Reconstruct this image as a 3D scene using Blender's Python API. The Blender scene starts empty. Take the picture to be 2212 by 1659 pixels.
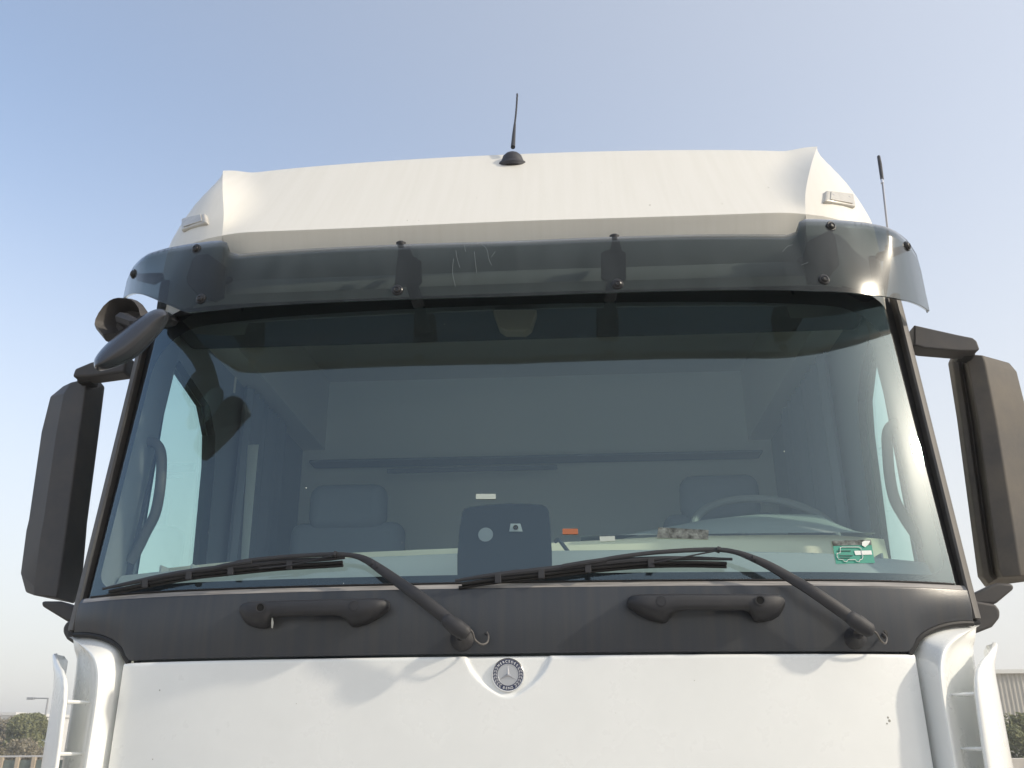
import bpy, bmesh, math, random, mathutils
from mathutils import Vector, Matrix, noise
random.seed(7)
R = math.radians
scene = bpy.context.scene
col = scene.collection

# ------------------------------------------------------------------ camera
CAM = (0.15599, 0.0, 1.6); YAW = -0.0584074; ROLL = -0.0062628; PITCH = 0.3677265; FPX = 2000.0; PW, PH = 2212.0, 1659.0
fw = Vector((math.sin(YAW)*math.cos(PITCH), math.cos(YAW)*math.cos(PITCH), math.sin(PITCH)))
r0 = Vector((math.cos(YAW), -math.sin(YAW), 0)); u0 = r0.cross(fw)
rt = math.cos(ROLL)*r0+math.sin(ROLL)*u0; up = -math.sin(ROLL)*r0+math.cos(ROLL)*u0
cd = bpy.data.cameras.new("camera"); cam = bpy.data.objects.new("camera", cd); col.objects.link(cam)
cam.matrix_world = Matrix(((rt.x, up.x, -fw.x, CAM[0]), (rt.y, up.y, -fw.y, CAM[1]), (rt.z, up.z, -fw.z, CAM[2]), (0, 0, 0, 1)))
cd.sensor_width = 36; cd.sensor_fit = 'HORIZONTAL'; cd.lens = FPX/PW*36
cd.clip_start = 0.05; cd.clip_end = 5000
scene.camera = cam
# ------------------------------------------------------------------ sky, sun, exposure
SUN = Vector((0.83, -0.228, 0.475)).normalized()
w = bpy.data.worlds.new("World"); scene.world = w; w.use_nodes = True
nt = w.node_tree; nt.nodes.clear()
wo = nt.nodes.new('ShaderNodeOutputWorld'); bg = nt.nodes.new('ShaderNodeBackground')
sky = nt.nodes.new('ShaderNodeTexSky'); sky.sky_type = 'NISHITA'; sky.sun_disc = False
sky.sun_elevation = math.asin(SUN.z); sky.sun_rotation = math.atan2(SUN.x, SUN.y)
sky.air_density = 1.0; sky.dust_density = 2.0; sky.ozone_density = 1.0; sky.altitude = 0
hs = nt.nodes.new('ShaderNodeHueSaturation'); hs.inputs['Saturation'].default_value = 0.86; hs.inputs['Value'].default_value = 1.25
nt.links.new(sky.outputs[0], hs.inputs['Color'])
# dust haze low over the horizon: the sky itself pales to warm grey
tc = nt.nodes.new('ShaderNodeTexCoord'); sx = nt.nodes.new('ShaderNodeSeparateXYZ'); nt.links.new(tc.outputs['Generated'], sx.inputs[0])
mr = nt.nodes.new('ShaderNodeMapRange'); mr.inputs['From Min'].default_value = -0.02; mr.inputs['From Max'].default_value = 0.62
mr.inputs['To Min'].default_value = 0.88; mr.inputs['To Max'].default_value = 0.0; mr.interpolation_type = 'SMOOTHSTEP'
nt.links.new(sx.outputs['Z'], mr.inputs['Value'])
mx = nt.nodes.new('ShaderNodeMixRGB'); mx.inputs['Color2'].default_value = (4.0, 3.92, 3.78, 1)
dp = nt.nodes.new('ShaderNodeVectorMath'); dp.operation = 'DOT_PRODUCT'; nt.links.new(tc.outputs['Generated'], dp.inputs[0]); dp.inputs[1].default_value = SUN
m2 = nt.nodes.new('ShaderNodeMapRange'); m2.inputs['From Min'].default_value = -0.35; m2.inputs['From Max'].default_value = 0.8; m2.inputs['To Max'].default_value = 0.62
nt.links.new(dp.outputs['Value'], m2.inputs['Value'])
scr = nt.nodes.new('ShaderNodeMixRGB'); scr.blend_type = 'SCREEN'; scr.inputs['Fac'].default_value = 1
nt.links.new(mr.outputs[0], scr.inputs['Color1']); nt.links.new(m2.outputs[0], scr.inputs['Color2']); nt.links.new(scr.outputs[0], mx.inputs['Fac'])
nt.links.new(hs.outputs[0], mx.inputs['Color1']); nt.links.new(mx.outputs[0], bg.inputs['Color'])
bg.inputs['Strength'].default_value = 0.15
nt.links.new(bg.outputs[0], wo.inputs['Surface'])
sl = bpy.data.lights.new("sun", 'SUN'); sl.energy = 2.05; sl.angle = R(2.0); sl.color = (1.0, 0.89, 0.72)
so = bpy.data.objects.new("sun", sl); col.objects.link(so)
so.rotation_euler = (-SUN).to_track_quat('-Z', 'Y').to_euler(); so.location = (10, -5, 12)
scene.view_settings.view_transform = 'Standard'; scene.view_settings.look = 'None'
scene.view_settings.exposure = 0.58; scene.view_settings.gamma = 1.0
scene.render.resolution_x = 1024; scene.render.resolution_y = 768
scene.cycles.transparent_max_bounces = 24; scene.cycles.max_bounces = 10

# ------------------------------------------------------------------ helpers
def at(u, v, y):
    d = fw + rt*((u-PW/2)/FPX) - up*((v-PH/2)/FPX)
    t = y/d.y
    return Vector((CAM[0]+d.x*t, y, CAM[2]+d.z*t))
def bow(x):
    q = abs(x)/1.19; return .08*q*q+.068*q**6
def Yg(x, z): return 2.43+bow(x)+.193*(z-1.98)            # windscreen surface
def Yc(x, z): return 2.418+bow(x)                       # cowl / hood surface
def on(u, v, fy, off=0.0):
    y = 2.5
    for i in range(25):
        p = at(u, v, y); y = .5*y+.5*(fy(p.x, p.z)-off)
    return at(u, v, y)
def onG(u, v, off=0.0): return on(u, v, Yg, off)
def onC(u, v, off=0.0): return on(u, v, Yc, off)

def mat(name, color, rough=.5, metal=0.0, spec=.5, coat=0.0, var=0.0, vscale=8.0, bump=0.0, bscale=80.0, var2=None, stretch=None):
    m = bpy.data.materials.new(name); m.use_nodes = True; n = m.node_tree; b = n.nodes['Principled BSDF']
    b.inputs['Base Color'].default_value = (*color, 1); b.inputs['Roughness'].default_value = rough
    b.inputs['Metallic'].default_value = metal; b.inputs['Specular IOR Level'].default_value = spec
    b.inputs['Coat Weight'].default_value = coat; b.inputs['Coat Roughness'].default_value = .04
    tc = n.nodes.new('ShaderNodeTexCoord'); mp = n.nodes.new('ShaderNodeMapping'); n.links.new(tc.outputs['Object'], mp.inputs[0])
    if stretch: mp.inputs['Scale'].default_value = stretch
    if var > 0:
        t = n.nodes.new('ShaderNodeTexNoise'); t.inputs['Scale'].default_value = vscale; t.inputs['Detail'].default_value = 6; t.inputs['Roughness'].default_value = .65
        n.links.new(mp.outputs[0], t.inputs['Vector'])
        r = n.nodes.new('ShaderNodeValToRGB'); r.color_ramp.elements[0].position = .35; r.color_ramp.elements[1].position = .7
        c2 = var2 or tuple(max(0, c*(1-var)) for c in color)
        r.color_ramp.elements[0].color = (*color, 1); r.color_ramp.elements[1].color = (*c2, 1)
        n.links.new(t.outputs['Fac'], r.inputs[0]); n.links.new(r.outputs[0], b.inputs['Base Color'])
        q = n.nodes.new('ShaderNodeMapRange'); q.inputs['To Min'].default_value = rough; q.inputs['To Max'].default_value = min(1, rough+.12)
        n.links.new(t.outputs['Fac'], q.inputs['Value']); n.links.new(q.outputs[0], b.inputs['Roughness'])
    if bump > 0:
        t = n.nodes.new('ShaderNodeTexNoise'); t.inputs['Scale'].default_value = bscale; t.inputs['Detail'].default_value = 3
        n.links.new(tc.outputs['Object'], t.inputs['Vector'])
        bp = n.nodes.new('ShaderNodeBump'); bp.inputs['Strength'].default_value = bump; bp.inputs['Distance'].default_value = .002
        n.links.new(t.outputs['Fac'], bp.inputs['Height']); n.links.new(bp.outputs[0], b.inputs['Normal'])
    return m

def glassmat(name, tint, refl_ior, rough=.02, dust=.0, dustcol=(.55, .52, .47), streak=(1, 1, 1), dscale=3.0, rcol=(1, 1, 1), film=0.0):
    m = bpy.data.materials.new(name); m.use_nodes = True; n = m.node_tree; n.nodes.clear()
    o = n.nodes.new('ShaderNodeOutputMaterial'); tr = n.nodes.new('ShaderNodeBsdfTransparent'); gl = n.nodes.new('ShaderNodeBsdfGlossy')
    tr.inputs[0].default_value = (*tint, 1); gl.inputs['Roughness'].default_value = rough; gl.inputs[0].default_value = (*rcol, 1)
    lw = n.nodes.new('ShaderNodeLayerWeight'); lw.inputs['Blend'].default_value = .5
    pw = n.nodes.new('ShaderNodeMath'); pw.operation = 'POWER'; pw.inputs[1].default_value = 4.0; n.links.new(lw.outputs['Facing'], pw.inputs[0])
    f = n.nodes.new('ShaderNodeMapRange'); f.inputs['To Min'].default_value = refl_ior; f.inputs['To Max'].default_value = 1.0; n.links.new(pw.outputs[0], f.inputs['Value'])
    m1 = n.nodes.new('ShaderNodeMixShader'); n.links.new(f.outputs[0], m1.inputs[0]); n.links.new(tr.outputs[0], m1.inputs[1]); n.links.new(gl.outputs[0], m1.inputs[2])
    df = n.nodes.new('ShaderNodeBsdfDiffuse'); df.inputs[0].default_value = (*dustcol, 1)
    tc = n.nodes.new('ShaderNodeTexCoord'); mp = n.nodes.new('ShaderNodeMapping'); mp.inputs['Scale'].default_value = streak
    n.links.new(tc.outputs['Object'], mp.inputs[0])
    t = n.nodes.new('ShaderNodeTexNoise'); t.inputs['Scale'].default_value = dscale; t.inputs['Detail'].default_value = 8; t.inputs['Roughness'].default_value = .6
    n.links.new(mp.outputs[0], t.inputs['Vector'])
    q = n.nodes.new('ShaderNodeMapRange'); q.inputs['From Min'].default_value = .3; q.inputs['From Max'].default_value = .8
    q.inputs['To Min'].default_value = dust*.55; q.inputs['To Max'].default_value = dust*1.6
    n.links.new(t.outputs['Fac'], q.inputs['Value'])
    # fine specks
    v = n.nodes.new('ShaderNodeTexNoise'); v.inputs['Scale'].default_value = 160; v.inputs['Detail'].default_value = 2
    n.links.new(tc.outputs['Object'], v.inputs['Vector'])
    vr = n.nodes.new('ShaderNodeMapRange'); vr.inputs['From Min'].default_value = .74; vr.inputs['From Max'].default_value = .80; vr.inputs['To Max'].default_value = 0.0
    n.links.new(v.outputs['Fac'], vr.inputs['Value'])
    ad = n.nodes.new('ShaderNodeMath'); ad.operation = 'ADD'; n.links.new(q.outputs[0], ad.inputs[0]); n.links.new(vr.outputs[0], ad.inputs[1])
    g2 = n.nodes.new('ShaderNodeBsdfGlossy'); g2.inputs['Roughness'].default_value = .24
    m3 = n.nodes.new('ShaderNodeMixShader'); m3.inputs[0].default_value = film; n.links.new(m1.outputs[0], m3.inputs[1]); n.links.new(g2.outputs[0], m3.inputs[2])
    m2 = n.nodes.new('ShaderNodeMixShader'); n.links.new(ad.outputs[0], m2.inputs[0]); n.links.new(m3.outputs[0], m2.inputs[1]); n.links.new(df.outputs[0], m2.inputs[2])
    n.links.new(m2.outputs[0], o.inputs['Surface'])
    return m

W_PAINT = mat('white_paint', (.89, .905, .885), rough=.22, coat=.6, var=.045, vscale=5)
W_ROOF = mat('white_roof_plastic', (.745, .725, .665), rough=.45, coat=.1)
COWL = mat('grey_cowl_plastic', (.055, .058, .065), rough=.30, var=.0, bump=.15, bscale=500)
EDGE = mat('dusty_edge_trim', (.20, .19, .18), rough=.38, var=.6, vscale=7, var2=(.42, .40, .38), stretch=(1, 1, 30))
BOLTM = mat('bolt_black', (.012, .012, .014), rough=.3)
BLACKP = mat('black_plastic', (.020, .022, .028), rough=.5, bump=.3, bscale=900, var=.5, var2=(.034, .034, .038), vscale=10)
GREYP = mat('grey_trim_plastic', (.085, .08, .078), rough=.5, bump=.2, bscale=900, var=.3, var2=(.12, .112, .1), vscale=9)
MIRR = mat('dusty_mirror_shell', (.062, .058, .056), rough=.6, bump=.35, bscale=700, var=.4, var2=(.12, .104, .084), vscale=5)
MIRP = mat('mirror_shell_plastic', (.042, .042, .047), rough=.5, bump=.35, bscale=700, var=.4, var2=(.07, .064, .06), vscale=7)
RUBBER = mat('rubber', (.012, .012, .013), rough=.65)
FRIT = mat('frit', (.012, .016, .024), rough=.6, spec=.05)
CHROME = mat('chrome', (.75, .75, .76), rough=.22, metal=1.0)
STEEL = mat('steel', (.35, .35, .36), rough=.35, metal=1.0)
NAVY = mat('navy_enamel', (.035, .045, .10), rough=.25)
SILVER = mat('silver_face', (.55, .56, .58), rough=.35, metal=.7)
LENS = mat('milky_lens', (.56, .54, .49), rough=.3, coat=.4, var=.2, vscale=40)
MIRGLASS = mat('mirror_glass', (.8, .82, .84), rough=.02, metal=1.0)
TRIM = mat('interior_trim', (.74, .78, .77), rough=.7)
TRIMD = mat('interior_dark', (.05, .06, .075), rough=.8)
LINING = mat('door_lining_grey', (.24, .27, .31), rough=.7)
CREAM = mat('dash_cream', (.74, .70, .54), rough=.6)
CEIL = mat('headliner', (.6, .6, .57), rough=.9)
SEATM = mat('seat_fabric', (.20, .225, .27), rough=.9)
WHITES = mat('sticker_white', (.75, .78, .76), rough=.5, var=.15, vscale=90)
ORANGE = mat('sticker_orange', (.36, .12, .05), rough=.5)
GREEN = mat('sticker_green', (.02, .27, .20), rough=.5)
SGREY = mat('sticker_torn', (.035, .04, .04), rough=.8, var=1, var2=(.24, .27, .26), vscale=70)
DULLW = mat('sticker_faded', (.42, .48, .44), rough=.6)
GLASS = glassmat('windscreen_glass', (.87, .97, .94), .094, .012, .014, (.50, .53, .54), (1, 1, .35), 3, (.68, .90, 1.0), .010)
SGLASS = glassmat('side_glass', (.86, .98, .93), .05, .01, .03)
SMOKE = glassmat('smoked_visor', (.33, .375, .385), .013, .15, .10, (.22, .25, .265), (3, 1, .6), 5)

# cowl: rain streaks of pale dust and slight gloss variation
def add_streaks(m, c1, c2):
    n = m.node_tree; b = n.nodes['Principled BSDF']
    tc = n.nodes.new('ShaderNodeTexCoord'); mp = n.nodes.new('ShaderNodeMapping'); mp.inputs['Scale'].default_value = (28, 1, 1.2)
    n.links.new(tc.outputs['Object'], mp.inputs[0]); t = n.nodes.new('ShaderNodeTexNoise'); t.inputs['Scale'].default_value = 1.6; t.inputs['Detail'].default_value = 6
    n.links.new(mp.outputs[0], t.inputs['Vector']); r = n.nodes.new('ShaderNodeValToRGB')
    r.color_ramp.elements[0].position = .38; r.color_ramp.elements[1].position = .68
    r.color_ramp.elements[0].color = (*c1, 1); r.color_ramp.elements[1].color = (*c2, 1)
    n.links.new(t.outputs['Fac'], r.inputs[0]); n.links.new(r.outputs[0], b.inputs['Base Color'])
add_streaks(COWL, (.038, .044, .055), (.050, .053, .058))
add_streaks(W_ROOF, (.745, .725, .665), (.72, .70, .635))

def link(name, verts, faces, m, parent=None, smooth=True, solid=0.0, bevel=0.0, segs=2, angle=35, off=-1):
    me = bpy.data.meshes.new(name); me.from_pydata([tuple(v) for v in verts], [], faces); me.update()
    bm = bmesh.new(); bm.from_mesh(me); bmesh.ops.recalc_face_normals(bm, faces=bm.faces) if not solid else None; bm.to_mesh(me); bm.free()
    for p in me.polygons: p.use_smooth = smooth
    o = bpy.data.objects.new(name, me); col.objects.link(o); me.materials.append(m)
    if solid: q = o.modifiers.new('s', 'SOLIDIFY'); q.thickness = solid; q.offset = off
    if bevel: q = o.modifiers.new('b', 'BEVEL'); q.width = bevel; q.segments = segs; q.limit_method = 'ANGLE'; q.angle_limit = R(30)
    if smooth: 
        try: me.set_sharp_from_angle(angle=R(angle))
        except Exception: pass
    if parent is not None: setp(o, parent)
    return o
def wloc(o):
    l = Vector((0, 0, 0))
    while o is not None: l = l+o.location; o = o.parent
    return l
def setp(o, parent):
    o.parent = parent; o.matrix_parent_inverse = Matrix.Translation(-wloc(parent)) if parent.parent is None else Matrix.Identity(4)

class G:                                                # mesh collector
    def __init__(s): s.v = []; s.f = []
    def add(s, v, f):
        b = len(s.v); s.v += [Vector(p) for p in v]; s.f += [tuple(i+b for i in q) for q in f]; return s
    def grid(s, rows, close=False):
        n = len(rows[0]); v = [p for r in rows for p in r]; f = []
        for i in range(len(rows)-1):
            for j in range(n if close else n-1):
                k = (j+1) % n
                f.append((i*n+j, i*n+k, (i+1)*n+k, (i+1)*n+j))
        return s.add(v, f)
    def box(s, a, b):
        x0, y0, z0 = a; x1, y1, z1 = b
        v = [(x0,y0,z0),(x1,y0,z0),(x1,y1,z0),(x0,y1,z0),(x0,y0,z1),(x1,y0,z1),(x1,y1,z1),(x0,y1,z1)]
        return s.add(v, [(0,1,2,3),(4,5,6,7),(0,1,5,4),(1,2,6,5),(2,3,7,6),(3,0,4,7)])
    def prism(s, poly, vec):
        n = len(poly); vec = Vector(vec); v = list(poly)+[Vector(p)+vec for p in poly]
        return s.add(v, [tuple(range(n)), tuple(range(2*n-1, n-1, -1))]+[(i, (i+1) % n, n+(i+1) % n, n+i) for i in range(n)])
    def tube(s, pts, rad, n=10, flat=(1, 1), cap=True, updir=Vector((0, 0, 1))):
        pts = [Vector(p) for p in pts]; m = len(pts); rows = []
        if not hasattr(rad, '__len__'): rad = [rad]*m
        for i in range(m):
            t = (pts[min(i+1, m-1)]-pts[max(i-1, 0)]).normalized()
            a = t.cross(updir)
            if a.length < 1e-4: a = t.cross(Vector((1, 0, 0)))
            a.normalize(); b = t.cross(a).normalized()
            rows.append([pts[i]+a*(rad[i]*flat[0]*math.cos(k*2*math.pi/n))+b*(rad[i]*flat[1]*math.sin(k*2*math.pi/n)) for k in range(n)])
        base = len(s.v); s.grid(rows, True)
        if cap: s.f.append(tuple(base+k for k in range(n))); s.f.append(tuple(base+(m-1)*n+k for k in range(n)))
        return s
    def lathe(s, prof, c, axis, n=24):
        axis = Vector(axis).normalized(); a = axis.orthogonal().normalized(); b = axis.cross(a); c = Vector(c)
        rows = [[c+axis*h+a*(r*math.cos(k*2*math.pi/n))+b*(r*math.sin(k*2*math.pi/n)) for k in range(n)] for r, h in prof]
        base = len(s.v); s.grid(rows, True)
        s.f.append(tuple(base+k for k in range(n))); s.f.append(tuple(base+(len(prof)-1)*n+k for k in range(n)))
        return s
    def link(s, name, m, parent=None, **k): return link(name, s.v, s.f, m, parent, **k)

def spline(pts, n):                                     # Catmull-Rom through points
    pts = [Vector(p) for p in pts]; out = []
    P = [pts[0]*2-pts[1]]+pts+[pts[-1]*2-pts[-2]]
    for i in range(1, len(P)-2):
        for k in range(n):
            t = k/n; a, b, c, d = P[i-1], P[i], P[i+1], P[i+2]
            out.append(.5*((2*b)+(c-a)*t+(2*a-5*b+4*c-d)*t*t+(3*b-a-3*c+d)*t**3))
    out.append(pts[-1]); return out
def interp(x, xs, ys):
    if x <= xs[0]: return ys[0]
    for i in range(len(xs)-1):
        if x <= xs[i+1]:
            t = (x-xs[i])/(xs[i+1]-xs[i]); return ys[i]+(ys[i+1]-ys[i])*t
    return ys[-1]
def sm(t): t = max(0, min(1, t)); return t*t*(3-2*t)
def lin(a, b, n): return [a+(b-a)*i/(n-1) for i in range(n)]
def empty(name, loc, label=None, cat=None, group=None, parent=None):
    o = bpy.data.objects.new(name, None); col.objects.link(o); o.location = loc
    if label: o['label'] = label
    if cat: o['category'] = cat
    if group: o['group'] = group
    return o
def tag(o, label=None, cat=None, group=None, kind=None):
    if label: o['label'] = label
    if cat: o['category'] = cat
    if group: o['group'] = group
    if kind: o['kind'] = kind
    return o

# ------------------------------------------------------------------ ground
GROUND = mat('sandy_ground', (.50, .44, .35), rough=.95, var=.3, vscale=.35, bump=.6, bscale=6)
rows = []
for y in [-600, -100, -40, -15, -5, 5, 15, 40, 100, 600]: rows.append([Vector((x, y, 0)) for x in [-600, -100, -40, -15, 0, 15, 40, 100, 600]])
tag(G().grid(rows).link('ground', GROUND, smooth=False), kind='structure')
ASPH = mat('dusty_concrete', (.40, .37, .32), rough=.9, var=.35, vscale=.8, bump=.5, bscale=30)
tag(G().grid([[Vector((x, y, .004)) for x in (-9, 0, 9)] for y in (-14, 0, 9, 16)]).link('yard_pavement', ASPH, smooth=False), kind='structure')

# ------------------------------------------------------------------ the truck
truck = empty('truck', (0, 3.5, 0), 'white tall-roofed lorry cab facing the camera with smoked visor, wide windscreen and black mirrors', 'truck')
T = truck

# --- roof fairing
def ear_cols(z_lip):
    pass
NX = 81; rowsR = []
def zlip(x): return 3.101+.028*(abs(x)/.93)**3
def ztop(x): 
    a = abs(x); return 3.634-.012*(a/.95)**2 + (.028*sm((a-.98)/.145) if a > .98 else 0)
HT = 14
def crease(t):       # t 0 = lip corner, 1 = roof corner
    ps = spline([(.926, 2.552, 3.125), (.950, 2.600, 3.235), (1.020, 2.728, 3.42), (1.121, 2.945, 3.645)], 12)
    k = t*(len(ps)-1); i = min(int(k), len(ps)-2); return ps[i].lerp(ps[i+1], k-i)
mid = []
for i in range(HT+1):
    t = i/HT; c = crease(t); row = []
    for j in range(NX):
        s = -1+2*j/(NX-1); s = math.copysign(abs(s)**.85, s); x = s*c.x
        zb = zlip(x); zt = ztop(x)
        yl = 2.49+.85*bow(x); yt = 2.90+.4*bow(x)
        y = yl+(yt-yl)*t + .008*math.sin(math.pi*t); z = zb+(zt-zb)*(t)
        e = max(0, (abs(s)-.87)/.13)**2.4
        y = y*(1-e)+c.y*e; z = z*(1-e)+c.z*e
        row.append(Vector((x, y, z)))
    mid.append(row)
lower = []
for (dz, dy, wf) in [(-.21, .075, 1.12), (-.19, .05, 1.10), (-.17, .052, 1.04), (-.15, .064, 1.0), (-.135, .068, 1.0), (-.10, .052, 1.0), (-.05, .028, 1.0), (-.014, .009, 1.0), (-.004, .002, 1.0)]:
    lower.append([Vector((p.x*wf, p.y+dy+(.85*(bow(p.x*wf)-bow(p.x))), p.z+dz)) for p in mid[0]])
back = []
for (dy, dz) in [(.02, .012), (.06, .02), (.25, .03), (.8, .04), (1.6, 0)]:
    back.append([Vector((p.x*(1 if dy < .3 else .97), p.y+dy, p.z+dz-(0.03*sm((abs(p.x)-1.0)/.12)*min(1, dy/.06)))) for p in mid[-1]])
g = G().grid(lower+mid+back)
# side ears: from crease back to the cab side
for sgn in (-1, 1):
    rr = []
    zs = []
    for i in range(HT+1):
        t = i/HT; c = crease(t); row = []
        xs = interp(c.z, [3.12, 3.24, 3.4, 3.52, 3.60, 3.645], [1.262, 1.250, 1.215, 1.180, 1.145, 1.125])
        for k in range(13):
            q = k/12; e = q*math.pi/2
            x = c.x+(xs-c.x)*math.sin(e)**.9; y = c.y+(.42*(1-t*.5))*(.36*q+.64*(1-math.cos(e)))
            row.append(Vector((sgn*x, y, c.z)))
        row.append(Vector((sgn*(xs+.002), c.y+.9, c.z))); row.append(Vector((sgn*(xs-.02), 4.6, c.z)))
        rr.append(row)
    lo = []
    for (dz) in (-.225, -.16, -.1, -.05):
        row = []
        c = crease(0)
        for k, p in enumerate(rr[0]):
            row.append(Vector((p.x*(1+.0*dz), p.y+.02, p.z+dz)))
        lo.append(row)
    g.grid(lo+rr)
roof = g.link('roof_fairing', W_ROOF, T, angle=28)
roof['label'] = 'off white tall roof fairing with sharp corner creases'

# side deflector lobe behind the roof corner
for sgn in (-1, 1):
    rr = []
    for z in lin(2.95, 3.36, 9):
        k = (z-2.95)/.41; rr.append([Vector((sgn*(1.2+.075*math.sin(math.pi*a)*(1-k**3)**.5 if k < 1 else sgn*1.2), 3.02+.5*a, z)) if k < 1 else Vector((sgn*1.2, 3.02+.5*a, z)) for a in lin(0, 1, 9)])
    G().grid(rr).link('side_fairing', W_ROOF, T)

# --- smoked sun visor
VX = [0, .3, .6, .8, .95, 1.08, 1.19, 1.27, 1.334]; VY = [2.405, 2.412, 2.428, 2.448, 2.477, 2.530, 2.600, 2.675, 2.755]
vp = spline([(VX[i], VY[i], 0) for i in range(len(VX))], 5)
def vy(x):
    a = abs(x)
    for i in range(len(vp)-1):
        if a <= vp[i+1].x: t = (a-vp[i].x)/max(1e-6, (vp[i+1].x-vp[i].x)); return vp[i].y+(vp[i+1].y-vp[i].y)*t
    return vp[-1].y
TOPX = [0, .53, .71, .85, .878, .893, .915, 1.0, 1.12, 1.19, 1.27, 1.315, 1.327, 1.333]; TOPZ = [2.984, 2.995, 2.998, 3.001, 3.012, 3.048, 3.060, 3.070, 3.089, 3.094, 3.087, 3.064, 3.01, 2.885]
BX = [0, .52, .8, .9, 1.07, 1.19, 1.33]; BZ = [2.800, 2.809, 2.813, 2.814, 2.827, 2.844, 2.874]
LX = [.98, 1.03, 1.097, 1.179, 1.237, 1.311, 1.333]; LZ = [2.82, 2.85, 2.89, 2.942, 2.973, 3.004, 3.01]
xsamp = sorted(set([round(v, 4) for v in lin(0, 1.333, 60)]+TOPX))
xs_all = [-x for x in reversed(xsamp) if x > 0]+xsamp
def lf(x): return 1-sm((abs(x)-1.08)/.16)
NR = 9; rr = [[] for _ in range(NR+2)]
for x in xs_all:
    a = abs(x); zt = interp(a, TOPX, TOPZ); zb = interp(a, BX, BZ)
    if x < -.98: zb = max(zb, interp(a, LX, LZ))
    zb = min(zb, zt-.004)
    for i in range(NR):
        t = i/(NR-1); z = zb+(zt-zb)*t+(.026*lf(x)+.004)*t
        rr[i+2].append(Vector((x, vy(x)+.055*t**1.5*lf(x), z)))
    b = rr[2][-1]; hh = min(1, (zt-zb)/.05)
    rr[1].append(b+Vector((0, .006, .001))); rr[0].append(b+Vector((0, .022, .009*hh)))
visor = G().grid(rr).link('sun_visor', SMOKE, T, solid=.004, angle=50)
visor['label'] = 'smoked translucent sun visor wrapped round the top of the windscreen'
def vs(x, z):                       # outer surface of the visor
    a = abs(x); zt = interp(a, TOPX, TOPZ); zb = interp(a, BX, BZ)
    t = max(0, min(1, (z-zb)/max(.02, zt+.026*lf(x)+.004-zb))); return vy(x)+.055*t**1.5*lf(x)
def bolt(u, v, par=visor):
    p = on(u, v, vs)
    n = Vector((-(vy(p.x+.01)-vy(p.x-.01))/.02, 1, 0)).normalized()*-1
    o = G().lathe([(.0165, -.006), (.0165, .003), (.0145, .005), (.0115, .005), (.011, .008), (.0065, .0105), (.005, .0085), (.001, .0085)], p, n, 20).link('bolt', BOLTM, None)
    o.parent = par; o.matrix_parent_inverse = Matrix.Identity(4)
    o2 = None
    return o
for b in [(424, 538), (434, 646), (858, 627), (1795, 489), (1780, 604), (1334, 614), (289, 592), (1959, 532)]: bolt(*b)
# brackets behind the visor
def bracket(polyD, off=.025, depth=.015, arms=()):
    q = G(); pts = [on(u, v, lambda x, z: vs(x, z)+off) for u, v in polyD]; q.prism(pts, (0, depth, 0))
    for a, b, r in arms: q.tube([a, b], r, 8, (1, .5))
    return q.link('visor_bracket', BLACKP, T, smooth=False, bevel=.003)
bracket([(861, 529), (884, 529), (893, 556), (909, 562), (911, 606), (904, 614), (860, 616), (851, 622)], arms=[(at(885, 600, 2.47), Vector((-.29, 2.62, 2.88)), .02), (at(875, 560, 2.48), Vector((-.30, 2.53, 3.0)), .02)])
bracket([(1323, 513), (1338, 513), (1343, 540), (1352, 545), (1353, 600), (1345, 608), (1303, 603), (1298, 597), (1298, 545), (1318, 538)], arms=[(at(1330, 590, 2.47), Vector((.31, 2.62, 2.88)), .02), (at(1330, 550, 2.48), Vector((.31, 2.53, 3.0)), .02)])
bracket([(424, 550), (415, 560), (402, 600), (404, 612), (428, 638), (462, 650), (482, 640), (487, 575), (450, 548)], arms=[(at(460, 610, 2.54), Vector((-.92, 2.62, 3.0)), .025)])
bracket([(1795, 495), (1745, 520), (1733, 560), (1745, 610), (1775, 612), (1790, 600), (1814, 570), (1805, 510)], arms=[(at(1765, 570, 2.54), Vector((.92, 2.62, 3.0)), .025)])
bracket([(292, 590), (350, 588), (352, 600), (330, 612), (294, 604)], off=.02)
bracket([(1958, 527), (1895, 545), (1892, 556), (1910, 560), (1958, 542)], off=.02)
for u, v in ((866, 525), (1327, 510)):
    p = on(u, v, lambda x, z: vs(x, z)+.015)
    G().lathe([(.015, -.006), (.015, .002), (.008, .006), (.001, .007)], p, (0, -.3, 1), 16).link('bracket_cap', BLACKP, T)

# --- windscreen
def zgt(x): return 2.905
rr = []
for z in lin(1.975, 2.93, 30): rr.append([Vector((x, Yg(x, z), z)) for x in lin(-1.195, 1.195, 49)])
ws = G().grid(rr).link('windscreen', GLASS, T, angle=80)
# black ceramic border just behind the glass
def rrect(x0, x1, z0, z1, r0, r1, n=10):
    out = []
    for (cx, cz, r, a0) in ((x1-r0, z0+r0, r0, -90), (x1-r1, z1-r1, r1, 0), (x0+r1, z1-r1, r1, 90), (x0+r0, z0+r0, r0, 180)):
        for k in range(n+1): a = R(a0+90*k/n); out.append((cx+r*math.cos(a), cz+r*math.sin(a)))
    return out
def densify(l, m=6):
    out = []
    for i in range(len(l)):
        a = l[i]; b = l[(i+1) % len(l)]
        d = math.hypot(a[0]-b[0], a[1]-b[1]); k = max(1, int(d/.06))
        for j in range(k): out.append((a[0]+(b[0]-a[0])*j/k, a[1]+(b[1]-a[1])*j/k))
    return out
inner = densify(rrect(-1.178, 1.178, 2.008, 2.872, .055, .16))
outer = [(max(-1.195, min(1.195, x*1.03)), (1.972 if z < 2.05 else 2.93) if (z < 2.03 or z > 2.84) else z) for x, z in inner]
outer = []
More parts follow.
